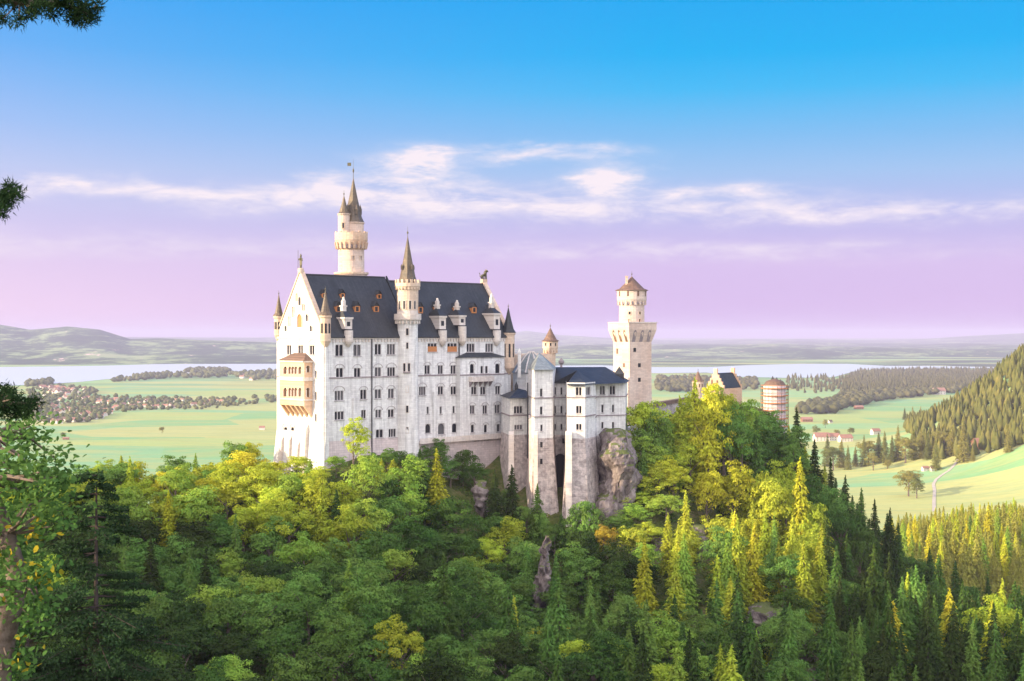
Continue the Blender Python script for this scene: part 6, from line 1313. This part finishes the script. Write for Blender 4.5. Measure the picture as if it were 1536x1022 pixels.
def near_pine():
    r = np.random.default_rng(8); D = 12.0; root = thing('pine_tree', (px2(-420, D), D, -14), 'dark pine beside the viewpoint whose needle sprays hang into the upper left', 'tree'); off = np.array(root.location)
    W = lambda px, py, d=D: Vector((px2(px, d), d, py2(py, d)))
    tr = MB(); tr.tube([W(-420, 3000), W(-420, 600), W(-400, -400)], [.3, .24, .14], 12); tr.build('trunk', M['bark'], root, True)
    br = MB(); ends = []
    def bough(pts, rad, tips):
        br.tube([W(*p) for p in pts], [rad * (1 - .8 * i / (len(pts) - 1)) for i in range(len(pts))], 6)
        for px, py in tips:
            near_ = min(pts, key=lambda p: (p[0] - px) ** 2 + (p[1] - py) ** 2); d = D + r.uniform(-.25, .25); br.tube([W(*near_), W(px, py, d)], [.012, .005], 5); ends.append(W(px, py, d))
    bough([(-420, -200), (-200, -70), (-60, -15), (30, 2), (90, 6), (130, 18)], .07, [(0, 4), (5, 28), (28, 30), (20, 8), (42, 4), (55, 10), (42, 22), (65, 2), (72, 12), (80, 20), (92, 5), (100, 10), (112, 4), (118, 18), (125, 8), (130, 14), (128, 30), (140, 24), (118, 30), (145, 8), (60, -4), (85, -6), (35, -5), (10, -6), (110, -6), (50, 14), (108, 24)])
    bough([(-420, 420), (-200, 350), (-60, 310), (0, 297), (22, 290)], .04, [(0, 300), (8, 290), (14, 298), (20, 288), (6, 308), (26, 292), (-8, 302), (2, 318), (15, 282), (4, 295)])
    bough([(-420, 700), (-200, 640), (-60, 612), (0, 604), (50, 606)], .05, [(2, 592), (10, 600), (20, 598), (14, 612), (28, 606), (36, 604), (45, 610), (54, 602), (8, 620), (24, 620), (40, 618), (-6, 600), (-4, 614), (18, 588), (32, 612), (6, 584)])
    br.build('branches', M['bark'], root); V = needle_tufts(ends, r, .055, 150, .03) - off
    c = link('crown', npmesh('crown', V, np.arange(len(V)).reshape(-1, 3), M['needle']), root); c.color = (.022, .045, .02, 1)
near_pine()
def layered_pine():
    r = np.random.default_rng(9); D = 82.0; x = px2(141, D); z0 = -42.0; top = py2(708, D); H = top - z0
    root = thing('layered_pine', (x, D, z0), 'dark lone conifer with a thin bare stem and flat layered boughs, left foreground', 'tree')
    tr = MB(); tr.tube([(x, D, z0 - 2), (x + .1, D, z0 + H * .5), (x + .15, D, top - .6)], [.36, .26, .05], 10); tr.build('trunk', M['bark_dark'], root, True)
    Ps = []; Ns = []; br = MB()
    z = top - .2
    while z > -24:
        t = (top - z); L0 = min(1.3 + t * .42, 5.6) * r.uniform(.75, 1.1)
        if t < 1.2: L0 = 1.4
        for k in range(int(r.integers(5, 8))):
            a = r.uniform(0, 6.28); L = L0 * r.uniform(.6, 1.1); e = Vector((x + math.cos(a) * L, D + math.sin(a) * L, z - .12 * L)); br.tube([(x + .1, D, z), e], [.05, .015], 5)
            n = int(L * 120); f = r.uniform(.18, 1, n) ** .7; lat = r.normal(size=n) * .26 * L * (1.05 - f * .6) * .62
            Ps.append(np.stack([x + math.cos(a) * L * f - math.sin(a) * lat, D + math.sin(a) * L * f + math.cos(a) * lat, z - .12 * L * f - .05 * f * f * L + r.normal(size=n) * .11], 1)); Ns.append(np.array([0, -.3, .6]) + r.normal(size=(n, 3)) * .9)
        z -= r.uniform(.45, .85)
    br.build('branches', M['bark_dark'], root); P = np.concatenate(Ps); N = np.concatenate(Ns); V, Fq = leaf_quads(P, N, .26, r, .42); c = link('crown', npmesh('crown', V - np.array(root.location), Fq, M['needle']), root); c.color = (.030, .058, .024, 1)
layered_pine()

# ------------------------------------------------------------------ air
hb_ = MB(); hb_.box((-45000, -1500, PLAIN - 1.5), (90000, 0, 0), (0, 35500, 0), (0, 0, 171.5 + 128))
hm = bpy.data.materials.new('haze_air'); hm.use_nodes = True; hm.node_tree.nodes.clear(); q = NG(hm.node_tree)
pv = q.n('ShaderNodeVolumePrincipled'); pv.inputs['Color'].default_value = (0.62, 0.60, 0.86, 1); pv.inputs['Density'].default_value = 5.4e-5; pv.inputs['Anisotropy'].default_value = 0.0
o_ = q.n('ShaderNodeOutputMaterial'); q.put(o_.inputs['Volume'], pv.outputs[0])
hz_ = hb_.build('haze', hm); tag(hz_, kind='stuff')
